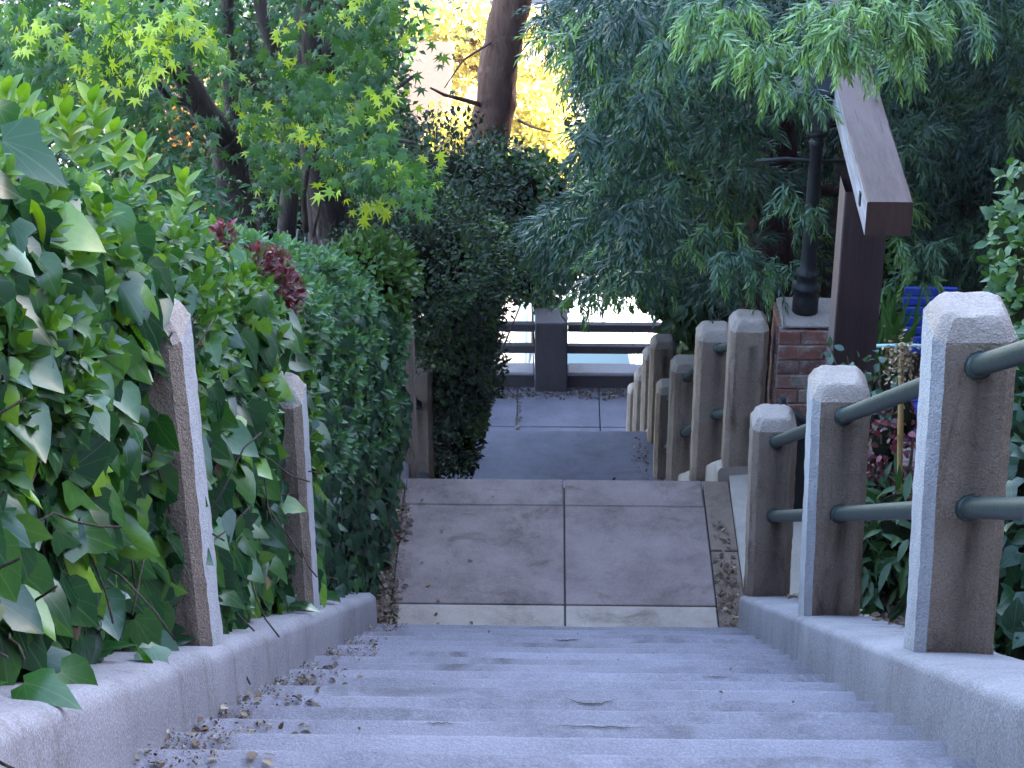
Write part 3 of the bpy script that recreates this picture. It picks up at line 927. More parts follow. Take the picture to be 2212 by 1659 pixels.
for (xx_, yy_, d_) in cx_:
    c = A3(at(xx_, yy_, d_)); k = 11; t = np.linspace(-1, 1, k)
    ph = np.arange(k) * 2.4; rad = np.stack([np.cos(ph), np.sin(ph), np.zeros(k)], 1)
    PP.append(c + np.array([0, 0, 1]) * (t * .05)[:, None]); DD.append(rad * (.75 - .45 * t)[:, None] + np.array([0, 0, .8])); NN.append(-rad * .8 + np.array([0, -.3, .7])); SS.append(.062 + .02 * rr_.random(k))
leaves('foliage', ELL, np.concatenate(PP), np.concatenate(DD), np.concatenate(NN), np.concatenate(SS), rr_.uniform(.6, .95, sum(map(len, PP))), M['laurel'], root)
# pale seed head near the left edge of the picture
c = at(85, 470, 4.3)
P = A3(c) + rnd(r, 420, 1) * np.array([.022, .02, .05]); leaves('flower_head', DIA, P, rnd(r, 420) + [0, 0, .6], rnd(r, 420), .010, r.random(420), M['seedhead'], root)
# a few big pale upright leaves at the very left
root = empty('broadleaf_plant', at(10, 420, 4.5), 'broad pale leaves catching the sky at the top left of the hedge', 'plant')
pp = [(5, 305, 4.0, .15), (60, 372, 4.05, .09), (-5, 235, 4.2, .10), (20, 590, 3.9, .13), (-10, 430, 3.9, .13), (35, 500, 3.95, .11), (70, 480, 4.1, .10)]
P = np.array([A3(at(a, b_, d)) for a, b_, d, s in pp]); 
leaves('foliage', IVY, P, np.array([[.9, -.3, -.35], [.9, -.2, -.1], [.5, -.2, -.8], [.7, -.3, -.6], [-.2, -.2, -.9], [.5, -.2, -.9], [.4, .1, -.9]]), np.tile([.1, -.35, .9], (7, 1)) + rnd(r, 7, .12), np.array([p[3] for p in pp]), np.array([.35, .3, .3, .4, .85, .3, .2]), M['ivy'], root)
mm = MB()
for p in P: mm.tube([Vector(p), Vector(p) + Vector((-.12, .1, -.12)), Vector(p) + Vector((-.2, .15, -.35))], .003, 5)
mm.build('stems', M['twig'], root)

# 3 red leaved bush in the hedge
root = empty('red_bush', at(580, 900, 7.3), 'red leaved bush squeezed between the hedge and the grey green bush', 'bush')
el = [(at(575, 600, 6.95), (.11, .16, .10)), (at(555, 575, 6.85), (.06, .1, .06)), (at(595, 680, 7.1), (.07, .16, .13)), (at(590, 800, 7.15), (.06, .15, .2)), (at(485, 510, 6.6), (.03, .06, .04)), (at(615, 640, 7.1), (.07, .12, .08))]
P, N = blob_pts(el, 2800, 41, .5)
r = np.random.default_rng(4)
zc = P[:, 2]
var = np.where(zc > A3(at(590, 690, 7.4))[2], np.where(r.random(len(P)) < .22, r.uniform(.92, 1, len(P)), r.uniform(.1, .85, len(P))), np.where(r.random(len(P)) < .45, 1.0, r.uniform(0, .35, len(P))))
leaves('foliage', ELL, P, N * .7 + np.array([0, -.1, .5]) + rnd(r, len(P), .45), N * .4 + [0, -.2, .8] + rnd(r, len(P), .4), r.uniform(.02, .038, len(P)), var, M['red'], root)
mm = MB()
for _ in range(14):
    p = Vector(at(600, 1000, 7.3)); mm.tube([p, p + Vector((random.uniform(-.1, .08), 0, .35)), p + Vector((random.uniform(-.15, .06), 0, .7))], .005, 5)
mm.build('stems', M['twig'], root)

# 4 grey green bush along the landing
root = empty('privet_bush', (-1.4, 8.8, Z0 - 6), 'wide grey green clipped bush beside the landing', 'bush')
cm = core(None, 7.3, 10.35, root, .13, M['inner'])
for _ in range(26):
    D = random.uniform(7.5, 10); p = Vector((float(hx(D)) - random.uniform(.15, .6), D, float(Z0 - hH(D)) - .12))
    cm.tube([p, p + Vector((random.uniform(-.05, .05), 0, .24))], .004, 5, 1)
cm.build('dark_core', [M['inner'], M['twigpale']], root)
P, Dr, Nn, S, t, sv, r = shoots(3000, 7.25, 10.35, .22, 1.0, 51, 9, .050, .07, .8, 7)
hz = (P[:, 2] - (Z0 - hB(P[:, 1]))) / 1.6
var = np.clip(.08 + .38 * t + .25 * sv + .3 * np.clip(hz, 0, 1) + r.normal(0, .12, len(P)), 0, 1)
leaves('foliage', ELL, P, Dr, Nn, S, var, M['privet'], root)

# 5 small ivy over the foot of the bush
root = empty('ivy', (-.86, 8.9, Z0 - 6), 'small leaved dark ivy at the foot of the grey green bush along the landing edge', 'ivy')
n = 3600
P, N, r = hedge_pts(n, 6.75, 10.5, .0, .50, 61, .05)
depth = r.random(n) ** 1.7
P = P + N * (.05 - .15 * depth)[:, None]
keep = ~((P[:, 1] < 6.62) & (P[:, 0] > -.95))
keep &= r.random(n) < np.clip(1.35 - (P[:, 2] - (Z0 - hB(P[:, 1]))) * .75, .05, 1)
P, N = P[keep], N[keep]; n = len(P)
leaves('foliage', IVY, P, np.array([.1, -.2, -1]) + N * .35 + rnd(r, n, .4), N + np.array([0, -.1, .4]) + rnd(r, n, .4), r.uniform(.035, .07, n) * np.where(r.random(n) < .06, 1.5, 1), np.clip(r.beta(1.5, 2.6, n) + (r.random(n) < .03) * .5, 0, 1), M['ivys'], root)
mm = MB()
for _ in range(40):
    D = random.uniform(7, 10.3); p = Vector((float(hx(D)) + .02, D, float(Z0 - hB(D)) + random.uniform(0, .5)))
    mm.tube([p, p + Vector((0, random.uniform(-.15, .15), .1)), p + Vector((.02, random.uniform(-.2, .2), .25))], .0025, 5)
mm.build('stems', M['twig'], root)

# 6 fresh green bush at the far end of the hedge
def bush(name, label, cat, ells, n, seed, tm, mat, size, vlo=0., vhi=1., droop=0.0, inner=.45, stem_to=None, nstem=8, parent_loc=None, f=5, amp=.16, core_k=.72, varpow=1.6, group=None):
    base = Vector(ells[0][0]) if parent_loc is None else Vector(parent_loc)
    root = empty(name, base, label, cat, group)
    P, N = blob_pts(ells, n, seed, inner, f, amp)
    r = np.random.default_rng(seed + 9)
    Dr = N * .6 + np.array([0, -.15, .25 - droop]) + rnd(r, n, .5)
    Nn = N * .6 + np.array([0, -.25, .75]) + rnd(r, n, .45)
    cl = .5 + .5 * wave(P, 7, seed + 5)
    var = np.clip(vlo + (vhi - vlo) * (.55 * r.random(n) ** varpow + .45 * cl), 0, 1)
    leaves('foliage', tm, P, Dr, Nn, r.uniform(size[0], size[1], n), var, mat, root)
    mm = MB()
    if core_k:  # dark filler lump inside the leaves, inner shade in its colour
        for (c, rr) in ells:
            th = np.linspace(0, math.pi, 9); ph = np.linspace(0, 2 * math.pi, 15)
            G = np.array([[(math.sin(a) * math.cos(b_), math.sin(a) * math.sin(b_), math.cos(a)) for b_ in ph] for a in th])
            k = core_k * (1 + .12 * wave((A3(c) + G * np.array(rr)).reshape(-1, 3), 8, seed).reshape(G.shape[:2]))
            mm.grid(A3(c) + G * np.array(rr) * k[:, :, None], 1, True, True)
    foot = Vector(stem_to) if stem_to is not None else Vector(ells[0][0]) - Vector((0, 0, ells[0][1][2] * 1.3))
    for i in range(nstem):
        c, rr = ells[i % len(ells)]
        e = Vector(c) + Vector((random.uniform(-.5, .5) * rr[0], random.uniform(-.5, .5) * rr[1], random.uniform(-.2, .7) * rr[2]))
        st = foot + Vector((random.uniform(-.08, .08), random.uniform(-.1, .1), 0))
        mm.tube([st, st.lerp(e, .5) + Vector((random.uniform(-.06, .06), 0, .05)), e], [.018, .012, .004], 6)
    mm.build('stems', [M['twig'], M['inner']], root)
    return root


bush('bush', 'fresh green bush with upright shoots at the far end of the clipped hedge', 'bush',
     [(at(800, 590, 10.3), (.22, .3, .17)), (at(835, 600, 10.5), (.17, .25, .14)), (at(780, 570, 10.2), (.15, .2, .14)), (at(845, 690, 10.6), (.10, .25, .28))], 2400, 71, ELL, M['bright'], (.04, .065), 0, 1, -.3, stem_to=at(840, 1000, 10.6))
# 7 tall dark bush beside the second flight
gb = Z0 - side_H(13)
bush('dark_bush', 'tall dark bush leaning over the second flight, behind the thin left posts', 'bush',
     [(at(930, 555, 13), (.58, .9, .45)), (at(860, 590, 12.6), (.55, .8, .42)), (at(960, 640, 13.2), (.40, .9, .5)), (at(985, 800, 13.4), (.30, .8, .45)), (at(985, 930, 13.6), (.22, .6, .40)),
      (at(1010, 720, 14.3), (.26, .6, .5)), (at(960, 500, 14.5), (.42, .7, .38)), (at(920, 760, 13.6), (.35, .7, .6)), (at(910, 930, 13.9), (.3, .7, .5)), (at(790, 520, 13.6), (.6, .6, .5))],
     30000, 81, DIA + ELL[:1], M['darkb'], (.028, .05), 0, 1.0, .1, stem_to=(-1.1, 13.2, gb - .1), varpow=1.7, core_k=.40, inner=.55, amp=.34)
bush('shrub', 'edge of the dark bush by the middle landing, light put into its leaf colour', 'shrub',
     [(at(1035, 700, 13.6), (.11, .4, .30)), (at(1030, 850, 13.6), (.10, .4, .30)), (at(1060, 560, 14.2), (.16, .4, .30)), (at(1000, 960, 13.6), (.07, .3, .15)), (at(1050, 640, 13.4), (.08, .3, .2))], 4600, 87, ROUND, M['bright'], (.03, .05), .1, 1, .2, stem_to=(-.95, 15, Z0 - 8.9), varpow=1.2)  # lighter leaves carry the light from the right in their colour
# citrus like bush above the parapet pillar
bush('shrub', 'green shrub beyond the landing below the leaning trunk', 'shrub',
     [(at(1110, 480, 19.5), (.45, .6, .55)), (at(1150, 420, 20), (.5, .6, .4)), (at(1080, 400, 19), (.5, .6, .35)), (at(1130, 570, 19.5), (.35, .5, .4))], 4200, 91, ROUND, M['mid'], (.05, .085), 0, .9, .1, stem_to=(-.9, 19.5, Z0 - 11.6), varpow=1.3)
root = bush('citrus_shrub', 'shrub with broad leaves and one yellow leaf above the parapet pillar', 'shrub',
     [(at(1160, 605, 22.2), (.24, .25, .2)), (at(1195, 655, 22.1), (.16, .16, .14)), (at(1135, 570, 22.3), (.28, .3, .2))], 420, 95, ROUND, M['mid'], (.10, .17), .1, 1, .4, stem_to=(.05, 22.3, .0), nstem=5, core_k=.6)
leaves('yellow_leaf', ROUND, np.array([A3(at(1168, 612, 21.9))]), [[.1, -.2, -1]], [[.2, -.9, .3]], .16, .5, M['yellow'], root)


# ------------------------------------------------------------------ trees
def limb(m, pts, r0, r1, n=9, wob=.06, mi=0):
    P = [Vector(p) for p in pts]; q = []
    for i in range(len(P) - 1):
        for t in (0, .33, .66): q.append(P[i].lerp(P[i + 1], t) + Vector((random.uniform(-1, 1), random.uniform(-1, 1), 0)) * r0 * .08)
    q.append(P[-1])
    rad = [r0 + (r1 - r0) * (i / (len(q) - 1)) ** .8 for i in range(len(q))]
    m.tube(q, rad, n, mi, True, wob)


def px(lst): return [at(*p) for p in lst]


def maple_crown(name, tiers, parent, seed, size=(.050, .078)):
    r = np.random.default_rng(seed); PP, DD, NN, SS, VV = [], [], [], [], []
    for (cx, cy, rx, ry, D, n, br) in tiers:
        n = int(n); sub = max(3, n // 9)
        cxs = cx + r.normal(0, .55, sub) * rx; cys = cy + r.normal(0, .55, sub) * ry; cd = D + r.normal(0, .35, sub)
        for a, b_, d in zip(cxs, cys, cd):
            c = A3(at(a, b_, d)); k = 9
            tw = nrm(np.array([r.normal(0, 1), r.normal(-.4, .7), -.35]))
            tt = np.linspace(0, 1, k)
            side = nrm(np.cross(tw, [0, 0, 1.])) * np.where(np.arange(k) % 2, 1, -1)[:, None]
            p = c + tw * (tt * .22 - .11)[:, None] + side * .035 + r.normal(0, .015, (k, 3)) + np.array([0, 0, -.05]) * (tt ** 2)[:, None]
            PP.append(p); DD.append(tw * .5 + side * .7 + np.array([0, -.12, -.42]) + r.normal(0, .25, (k, 3)))
            NN.append(np.array([0, -.45, .75]) + tw * .25 + r.normal(0, .25, (k, 3)))
            SS.append(r.uniform(size[0], size[1], k) * (1.05 - .2 * tt))
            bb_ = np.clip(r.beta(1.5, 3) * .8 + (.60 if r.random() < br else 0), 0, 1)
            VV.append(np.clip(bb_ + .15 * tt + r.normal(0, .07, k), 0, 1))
    P, DD, NN, SS, VV = map(np.concatenate, (PP, DD, NN, SS, VV))
    cam = np.array(CAMR.transposed()); q = (P - A3(CAML)) @ cam.T
    u, v = CX - q[:, 0] / q[:, 2] * F, CY + q[:, 1] / q[:, 2] * F
    keep = np.ones(len(P), bool)                                    # twigs are bare along the open trunks
    for (x0, x1, y0, y1, pr) in ((468, 540, 285, 600, .92), (600, 775, 400, 640, .92), (345, 445, 120, 290, .75), (300, 420, 255, 400, .7), (850, 1300, -20, 330, .93), (640, 720, -20, 150, .55)):
        keep &= ~((u > x0) & (u < x1) & (v > y0) & (v < y1) & (r.random(len(P)) < pr))
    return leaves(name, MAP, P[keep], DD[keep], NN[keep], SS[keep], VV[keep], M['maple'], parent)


# maple A (left)
gA = Z0 - side_H(12.5)
root = empty('maple_tree', (-2.05, 12.5, gA), 'maple with forked leaning trunk and bright tips, nearest the hedge on the left', 'tree')
m = MB()
b0 = at(530, 640, 12.4); b0.z = gA - .1
limb(m, [b0] + px([(525, 560, 12.4), (512, 440, 12.4), (495, 340, 12.4), (480, 290, 12.3)]), .14, .105)
limb(m, px([(480, 295, 12.3), (430, 225, 12.1), (388, 150, 12.0), (352, 60, 11.8), (330, -60, 11.6)]), .092, .055)
limb(m, px([(484, 300, 12.3), (505, 230, 12.5), (492, 110, 12.6), (492, 0, 12.6), (480, -120, 12.6)]), .06, .035)
limb(m, px([(430, 225, 12.1), (365, 215, 12.0), (335, 170, 11.9), (325, 130, 11.9)]), .028, .012)
limb(m, px([(400, 175, 12.0), (300, 110, 11.3), (210, 70, 10.8), (120, 60, 10.6)]), .035, .01)
limb(m, px([(352, 60, 11.8), (300, 30, 11.0), (250, 60, 10.3)]), .03, .008)
m.build('trunk', M['bark_m'], root)
tA = [(300, 40, 120, 40, 9.8, 200, .55), (210, 90, 90, 45, 10, 150, .5), (380, 60, 80, 45, 10.2, 120, .4), (110, 70, 90, 60, 10.6, 160, .3), (300, 120, 110, 35, 9.9, 130, .45), (60, 170, 80, 60, 10.8, 130, .15),
      (180, 170, 110, 50, 10.6, 170, .2), (300, 200, 110, 50, 10.8, 160, .1), (400, 130, 70, 60, 11, 100, .2), (210, 255, 120, 40, 10.8, 140, .12), (90, 250, 80, 40, 10.9, 90, .08), (340, 285, 70, 35, 10.9, 60, .15),
      (40, 40, 60, 60, 11, 100, .15), (430, 280, 40, 50, 11.2, 50, .1), (290, 300, 60, 30, 10.4, 50, .2), (440, 60, 60, 60, 12.8, 80, .1), (300, -90, 250, 70, 10.5, 260, .3), (300, -220, 250, 80, 11.5, 220, .3), (500, 230, 60, 60, 12.9, 60, .1)]
maple_crown('crown', tA, root, 5)
# maple B (several dark stems)
gB = Z0 - side_H(13)
root = empty('maple_tree', (-1.6, 13, gB), 'many stemmed maple behind the grey green bush, leaves reaching right', 'tree')
m = MB()
def base(x, D, g=None): p = at(x, 700, D); p.z = (gB if g is None else g) - .1; return p
limb(m, [base(745, 13)] + px([(735, 560, 13), (718, 470, 13), (700, 380, 12.9), (688, 280, 12.8), (690, 170, 12.7), (680, 60, 12.7), (665, -60, 12.7)]), .15, .085)
limb(m, [base(705, 13.2)] + px([(700, 560, 13.2), (690, 440, 13.2), (672, 300, 13.2), (655, 160, 13.2), (660, 0, 13.2), (640, -100, 13.2)]), .115, .06)
limb(m, [base(620, 13.4)] + px([(618, 540, 13.4), (628, 400, 13.4), (622, 280, 13.4), (600, 130, 13.4), (560, 0, 13.4), (520, -80, 13.4)]), .08, .04)
limb(m, px([(690, 170, 12.7), (718, 90, 12.6), (745, 0, 12.5), (790, -90, 12.3)]), .05, .03)
limb(m, px([(660, 500, 12.2), (655, 420, 12.2), (668, 350, 12.2), (662, 310, 12.2), (650, 220, 12.4)]), .022, .010, 7)
limb(m, px([(675, 510, 12.1), (688, 460, 12.1), (693, 430, 12.1)]), .012, .006, 6)
limb(m, px([(700, 380, 12.9), (760, 330, 12.2), (840, 300, 11.4), (900, 310, 10.8)]), .035, .008)
limb(m, px([(690, 200, 12.7), (760, 180, 12.3), (830, 210, 11.8), (900, 160, 11.7)]), .035, .008)
limb(m, px([(690, 300, 12.8), (740, 280, 12.2), (800, 270, 11.6)]), .02, .006)
limb(m, [base(575, 13.6)] + px([(565, 540, 13.6), (560, 460, 13.6), (545, 400, 13.6)]), .06, .04)
m.build('trunk', M['bark_m'], root)
tB = [(600, 110, 90, 70, 12.2, 90, .12), (560, 330, 70, 60, 11.5, 120, .2), (640, 210, 60, 60, 11.8, 90, .35), (760, 130, 70, 70, 12, 110, .2), (830, 100, 80, 80, 12, 170, .15), (850, 220, 80, 60, 11.5, 150, .15),
      (780, 280, 90, 60, 10.9, 200, .2), (850, 330, 80, 55, 10.6, 200, .18), (770, 370, 70, 40, 10.5, 110, .3), (690, 180, 45, 40, 11.2, 60, .35), (670, 240, 50, 40, 11, 60, .35), (650, 310, 40, 25, 10.8, 40, .5), (900, 120, 60, 90, 12.3, 130, .3), (930, 230, 50, 50, 11.8, 80, .3),
      (700, 30, 110, 60, 12.2, 90, .2), (620, 400, 60, 50, 11.8, 90, .12), (520, 170, 70, 80, 12.6, 70, .15), (800, 20, 90, 50, 12, 130, .15), (870, 395, 50, 20, 10.4, 55, .45), (740, 420, 40, 25, 10.4, 30, .6), (600, -80, 200, 60, 12.5, 160, .2), (820, -80, 120, 60, 12.2, 130, .2), (800, 440, 22, 10, 10.3, 14, 1.0), (555, 270, 60, 40, 12, 60, .2), (700, -200, 220, 70, 12.6, 180, .3), (850, -420, 300, 120, 11, 420, .2), (1000, -620, 350, 130, 10.5, 420, .2)]
maple_crown('crown', tB, root, 6)

# leaning street tree
root = empty('street_tree', (-.9, 22.6, 0), 'leaning rough trunk in front of the sunlit gap', 'tree')
m = MB()
p = px([(1045, 420, 22.5), (1052, 360, 22.5), (1062, 280, 22.5), (1072, 190, 22.5), (1085, 100, 22.5), (1103, 10, 22.5), (1125, -100, 22.5), (1140, -240, 22.5)])
bb0 = Vector((p[0].x - .25, 22.5, -.1))
limb(m, [bb0, bb0.lerp(p[0], .5)] + p, .27, .19, 14, .07)
limb(m, px([(1068, 235, 22.5), (1000, 215, 22.2), (960, 205, 22), (930, 190, 21.8)]), .035, .012, 7)
limb(m, px([(1062, 300, 22.5), (1000, 330, 22.2), (960, 340, 22)]), .028, .01, 7)
limb(m, px([(1120, 260, 22.5), (1150, 275, 22.2), (1190, 285, 22)]), .02, .008, 7)
limb(m, px([(1110, 60, 22.5), (1000, 130, 22.2), (960, 190, 22)]), .018, .006, 7)
limb(m, px([(1140, -240, 22.5), (1300, -400, 22), (1500, -500, 21)]), .12, .04, 7)
limb(m, px([(1140, -240, 22.5), (1000, -420, 23), (900, -500, 24)]), .12, .04, 7)
m.build('trunk', M['bark_s'], root)
el = [(at(1100, -420, 22.5), (1.3, 1.3, .6)), (at(1450, -480, 21.5), (1.2, 1.2, .5)), (at(880, -480, 23.5), (1.2, 1.2, .5))]
P, N = blob_pts(el, 2500, 131, .6); r = np.random.default_rng(3)
leaves('crown', ROUND, P, N + rnd(r, len(P), .5), N * .4 + [0, 0, .8] + rnd(r, len(P), .4), r.uniform(.08, .13, len(P)), r.random(len(P)), M['mid'], root)
cl = [(985, 70, 22.4, 16), (1140, 330, 22.2, 26), (1050, 330, 21.9, 40), (1020, 345, 22, 60)]
PP = []
for (a, b_, d, k) in cl: PP.append(A3(at(a, b_, d)) + rnd(r, k, .10))
PP = np.concatenate(PP)
leaves('twig_leaves', ELL, PP, rnd(r, len(PP)) + [0, -.2, -.3], rnd(r, len(PP)) + [0, -.3, .6], r.uniform(.05, .1, len(PP)), r.random(len(PP)), M['mid'], root)

# ------------------------------------------------------------------ fern pine (big drooping tree on the right)
gP = Z0 - side_H(13.5)
root = empty('fern_pine', (1.75, 13.6, gP), 'big drooping blue green tree with narrow leaves filling the right side', 'tree')
m = MB()
tb = at(1662, 560, 13.6)
limb(m, [Vector((tb.x + .02, 13.6, gP - .2))] + px([(1664, 560, 13.6), (1668, 420, 13.6), (1675, 280, 13.6), (1690, 140, 13.5), (1700, 0, 13.5), (1710, -200, 13.5), (1700, -420, 13.5)]), .19, .10, 14, .06)
limb(m, px([(1672, 330, 13.6), (1560, 240, 13.4), (1420, 200, 13.2), (1280, 190, 13.3)]), .06, .012)
limb(m, px([(1666, 470, 13.6), (1560, 400, 13), (1440, 380, 12.6), (1330, 400, 12.4)]), .05, .01)
limb(m, px([(1680, 220, 13.6), (1800, 120, 12.8), (1950, 60, 12), (2050, 20, 11.2)]), .06, .012)
limb(m, px([(1690, 120, 13.5), (1560, 40, 12.5), (1480, -20, 11.4)]), .05, .01)
limb(m, px([(1676, 280, 13.6), (1850, 260, 14.2), (2050, 220, 14.6), (2200, 260, 14.6)]), .06, .012)
limb(m, px([(1670, 400, 13.6), (1850, 420, 14), (2050, 430, 14.2), (2180, 500, 14.2)]), .05, .01)
limb(m, px([(1680, 260, 13.6), (1500, 100, 14.4), (1300, 60, 15), (1150, 40, 15.4)]), .06, .012)
m.build('trunk', M['bark_p'], root)
r = np.random.default_rng(77)
poly = np.array([(1165, -20), (1180, 50), (1235, 95), (1250, 170), (1290, 225), (1250, 285), (1260, 360), (1225, 430), (1150, 470), (1130, 530), (1160, 575), (1210, 605), (1290, 635), (1340, 605), (1420, 605), (1480, 590), (1560, 610),
                 (1640, 655), (1710, 640), (1760, 560), (1800, 300), (1900, 250), (1930, 560), (1990, 610), (2110, 620), (2240, 640), (2300, 300), (2300, -20)], float)


def inside(x, y):
    c = np.zeros(len(x), bool); j = len(poly) - 1
    for i in range(len(poly)):
        xi, yi, xj, yj = *poly[i], *poly[j]
        h = ((yi > y) != (yj > y)) & (x < (xj - xi) * (y - yi) / (yj - yi + 1e-9) + xi)
        c ^= h; j = i
    return c


def sprays(cx, cy, D, axis, L, per, leafL, var, jit=.05):
    """drooping leafy twigs: arrays of twig roots in picture space with their own distance"""
    P0 = np.array([A3(at(a, b_, d)) for a, b_, d in zip(cx, cy, D)])
    k = len(P0); t = np.tile(np.linspace(.0, 1, per), k)
    P = np.repeat(P0, per, 0); a = nrm(np.repeat(axis, per, 0)); LL = np.repeat(L, per)
    bend = np.array([0, 0, -1.]) * (t ** 2 * LL * .35)[:, None]
    P = P + a * (t * LL)[:, None] + bend
    a2 = nrm(a + np.array([0, 0, -.7]) * t[:, None])
    u = nrm(np.cross(a2, np.array([.2, -.5, .4]))); v = np.cross(a2, u)
    ph = np.tile(np.arange(per) * 2.4, k) + np.repeat(r.uniform(0, 6.3, k), per)
    rad = u * np.cos(ph)[:, None] + v * np.sin(ph)[:, None]
    Dr = a2 * (.55 + .8 * t)[:, None] + rad * (.95 - .35 * t)[:, None] + np.array([0, 0, -.15]) + r.normal(0, .12, P.shape)
    Nn = np.array([0, -.35, .9]) + rad * .2 + r.normal(0, .35, P.shape)
    S = np.repeat(leafL, per) * r.uniform(.8, 1.15, len(P)) * (1 - .35 * t)
    V = np.clip(np.repeat(var, per) + .18 * t + r.normal(0, .06, len(P)), 0, 1)
    return P, Dr, Nn, S, V


# clumps
nc = 260
cxs, cys = r.uniform(1080, 2290, 1500), r.uniform(-20, 665, 1500); ok = inside(cxs, cys); cxs, cys = cxs[ok][:nc], cys[ok][:nc]
cds = r.uniform(10.8, 15.8, len(cxs))
dark_hole = (cxs > 1640) & (cxs < 1780) & (cys > 170); cds[dark_hole] = r.uniform(14.8, 16.5, dark_hole.sum())
right = cxs > 1850; cds[right] = r.uniform(12.8, 16.5, right.sum())
allP = []
for a, b_, d in zip(cxs, cys, cds):
    k = 26
    ox, oy = r.normal(0, 38, k), r.normal(0, 30, k)
    xx, yy = a + ox, b_ + oy
    g_ = inside(xx, yy); xx, yy, ox, oy = xx[g_], yy[g_], ox[g_], oy[g_]; k = len(xx)
    if not k: continue
    dd = d + r.normal(0, .22, k) + .006 * np.hypot(ox, oy)
    ax = np.stack([ox / 40 + r.normal(0, .3, k), -.5 + r.normal(0, .4, k), -oy / 40 * .5 - .35 + r.normal(0, .3, k)], 1)
    base_v = np.clip(r.beta(1.0, 2.4) * 1.0, 0, 1)
    allP.append(sprays(xx, yy, dd, ax, r.uniform(.14, .26, k), 20, r.uniform(.075, .115, k), np.clip(base_v + r.normal(0, .06, k), 0, 1)))
# back layer so nothing shows through except where the photo is open
k = 2200
xx, yy = r.uniform(1080, 2290, 4 * k), r.uniform(-20, 665, 4 * k); ok = inside(xx, yy); xx, yy = xx[ok][:k], yy[ok][:k]; k = len(xx)
allP.append(sprays(xx, yy, r.uniform(14.8, 17.0, k), np.stack([r.normal(0, .6, k), -.4 + r.normal(0, .4, k), -.4 + r.normal(0, .4, k)], 1), r.uniform(.2, .35, k), 18, r.uniform(.07, .11, k), r.uniform(0, .3, k)))
# crown above the frame
k = 3200
xx, yy = r.uniform(1250, 2500, k), r.uniform(-620, -20, k)
allP.append(sprays(xx, yy, r.uniform(11.5, 16.5, k), np.stack([r.normal(0, .6, k), -.4 + r.normal(0, .4, k), -.4 + r.normal(0, .4, k)], 1), r.uniform(.2, .35, k), 16, r.uniform(.07, .1, k), r.uniform(0, .5, k)))
# bright young sprays that hang towards the viewer
cl = [(1500, 40, 9.6, 26), (1560, 70, 9.5, 26), (1640, 110, 9.3, 22), (1600, 20, 9.6, 20), (1650, 140, 9.2, 8), (1800, 50, 8.9, 26), (1825, 85, 8.8, 22), (1930, 20, 9.0, 24), (1985, 55, 9.0, 26), (1965, 120, 9.4, 10), (1920, 150, 9.9, 12), (2040, 10, 9.4, 14),
      (1300, 185, 11.2, 14), (1345, 190, 11.3, 8), (1600, 555, 10.2, 16), (1640, 590, 10.2, 12), (1555, 560, 10.3, 12), (1340, 380, 11.4, 14), (1300, 400, 11.4, 8), (1450, 390, 11.2, 10), (1310, 640, 11.0, 8), (1260, 640, 12, 8), (1690, 580, 10.4, 7),
      (1430, 100, 10.5, 16), (1480, 10, 10, 14), (1560, 480, 11, 8), (1500, 520, 11, 8), (1930, 530, 11.2, 10), (2010, 520, 11.4, 8), (1990, 600, 11.4, 8), (1400, 50, 11, 12), (2110, 60, 10.5, 10), (1770, 70, 9.0, 12), (1845, 95, 8.9, 10), (1790, 110, 8.9, 9), (1760, 10, 9.1, 12), (1735, 130, 9.8, 7), (1850, 10, 8.9, 12), (1745, 205, 9.85, 7), (1700, 180, 9.85, 7), (1700, 420, 9.9, 7), (1745, 460, 9.95, 5)]
for (a, b_, d, k) in cl:
    k = max(5, int(k * .72)); s = 16 * 10 / d
    xx, yy = a + r.normal(0, s, k), b_ + r.normal(-6, s * .8, k)
    ax = np.stack([(xx - a) / 45 + r.normal(0, .25, k), -.35 + r.normal(0, .3, k), -.55 + r.normal(0, .3, k)], 1)
    br = .60 if d < 9.65 else .36
    allP.append(sprays(xx, yy, d + r.normal(0, .10, k), ax, r.uniform(.08, .17, k), 22, r.uniform(.06, .09, k), np.clip(r.normal(br + .15, .12, k), 0, 1)))
P, Dr, Nn, S, V = [np.concatenate(q) for q in zip(*allP)]
leaves('crown', STRAP, P, Dr, Nn, S, V, M['podo'], root)


# ------------------------------------------------------------------ broad leaved shrubs under the fern pine, by the far posts
bush('shrub', 'broad leaved shrub hanging above the far small posts', 'shrub',
     [(at(1460, 650, 15.6), (.20, .4, .22)), (at(1430, 615, 15.8), (.18, .4, .18)), (at(1490, 700, 15.9), (.12, .4, .22))], 520, 141, ROUND + ELL[:1], M['mid'], (.09, .15), .1, .9, .6, stem_to=(1.5, 15.9, Z0 - 9.2), nstem=6, core_k=.5)
bush('dark_shrub', 'dark shrub filling the gap behind the four middle posts', 'shrub',
     [(at(1580, 690, 17.5), (.55, .5, .5)), (at(1650, 640, 16.5), (.4, .5, .5)), (at(1500, 580, 17.5), (.5, .5, .4)), (at(1620, 800, 16), (.5, .5, .5))], 2600, 147, DIA, M['darkb'], (.05, .08), 0, .7, .3, stem_to=(1.9, 16.8, Z0 - 9.8), inner=.55, core_k=.45)
m = MB()
p = at(1436, 805, 15.6)
m.tube([Vector((p.x, 15.6, Z0 - 9.0)), Vector((p.x, 15.6, p.z + .62))], .022, 8)
tag(m.build('metal_pole', M['paint_wall']), 'slim weathered metal pole standing beside the far posts', 'pole')
m = MB()
p = at(1462, 790, 15.7)
m.tube([Vector((p.x, 15.8, Z0 - 9.2)), Vector((p.x, 15.8, p.z + .33))], .026, 8)
p2 = at(1500, 690, 15.9)
m.tube([Vector((p.x, 15.8, p.z + .3)), Vector((p2.x, 15.9, p2.z - .05))], .02, 8)
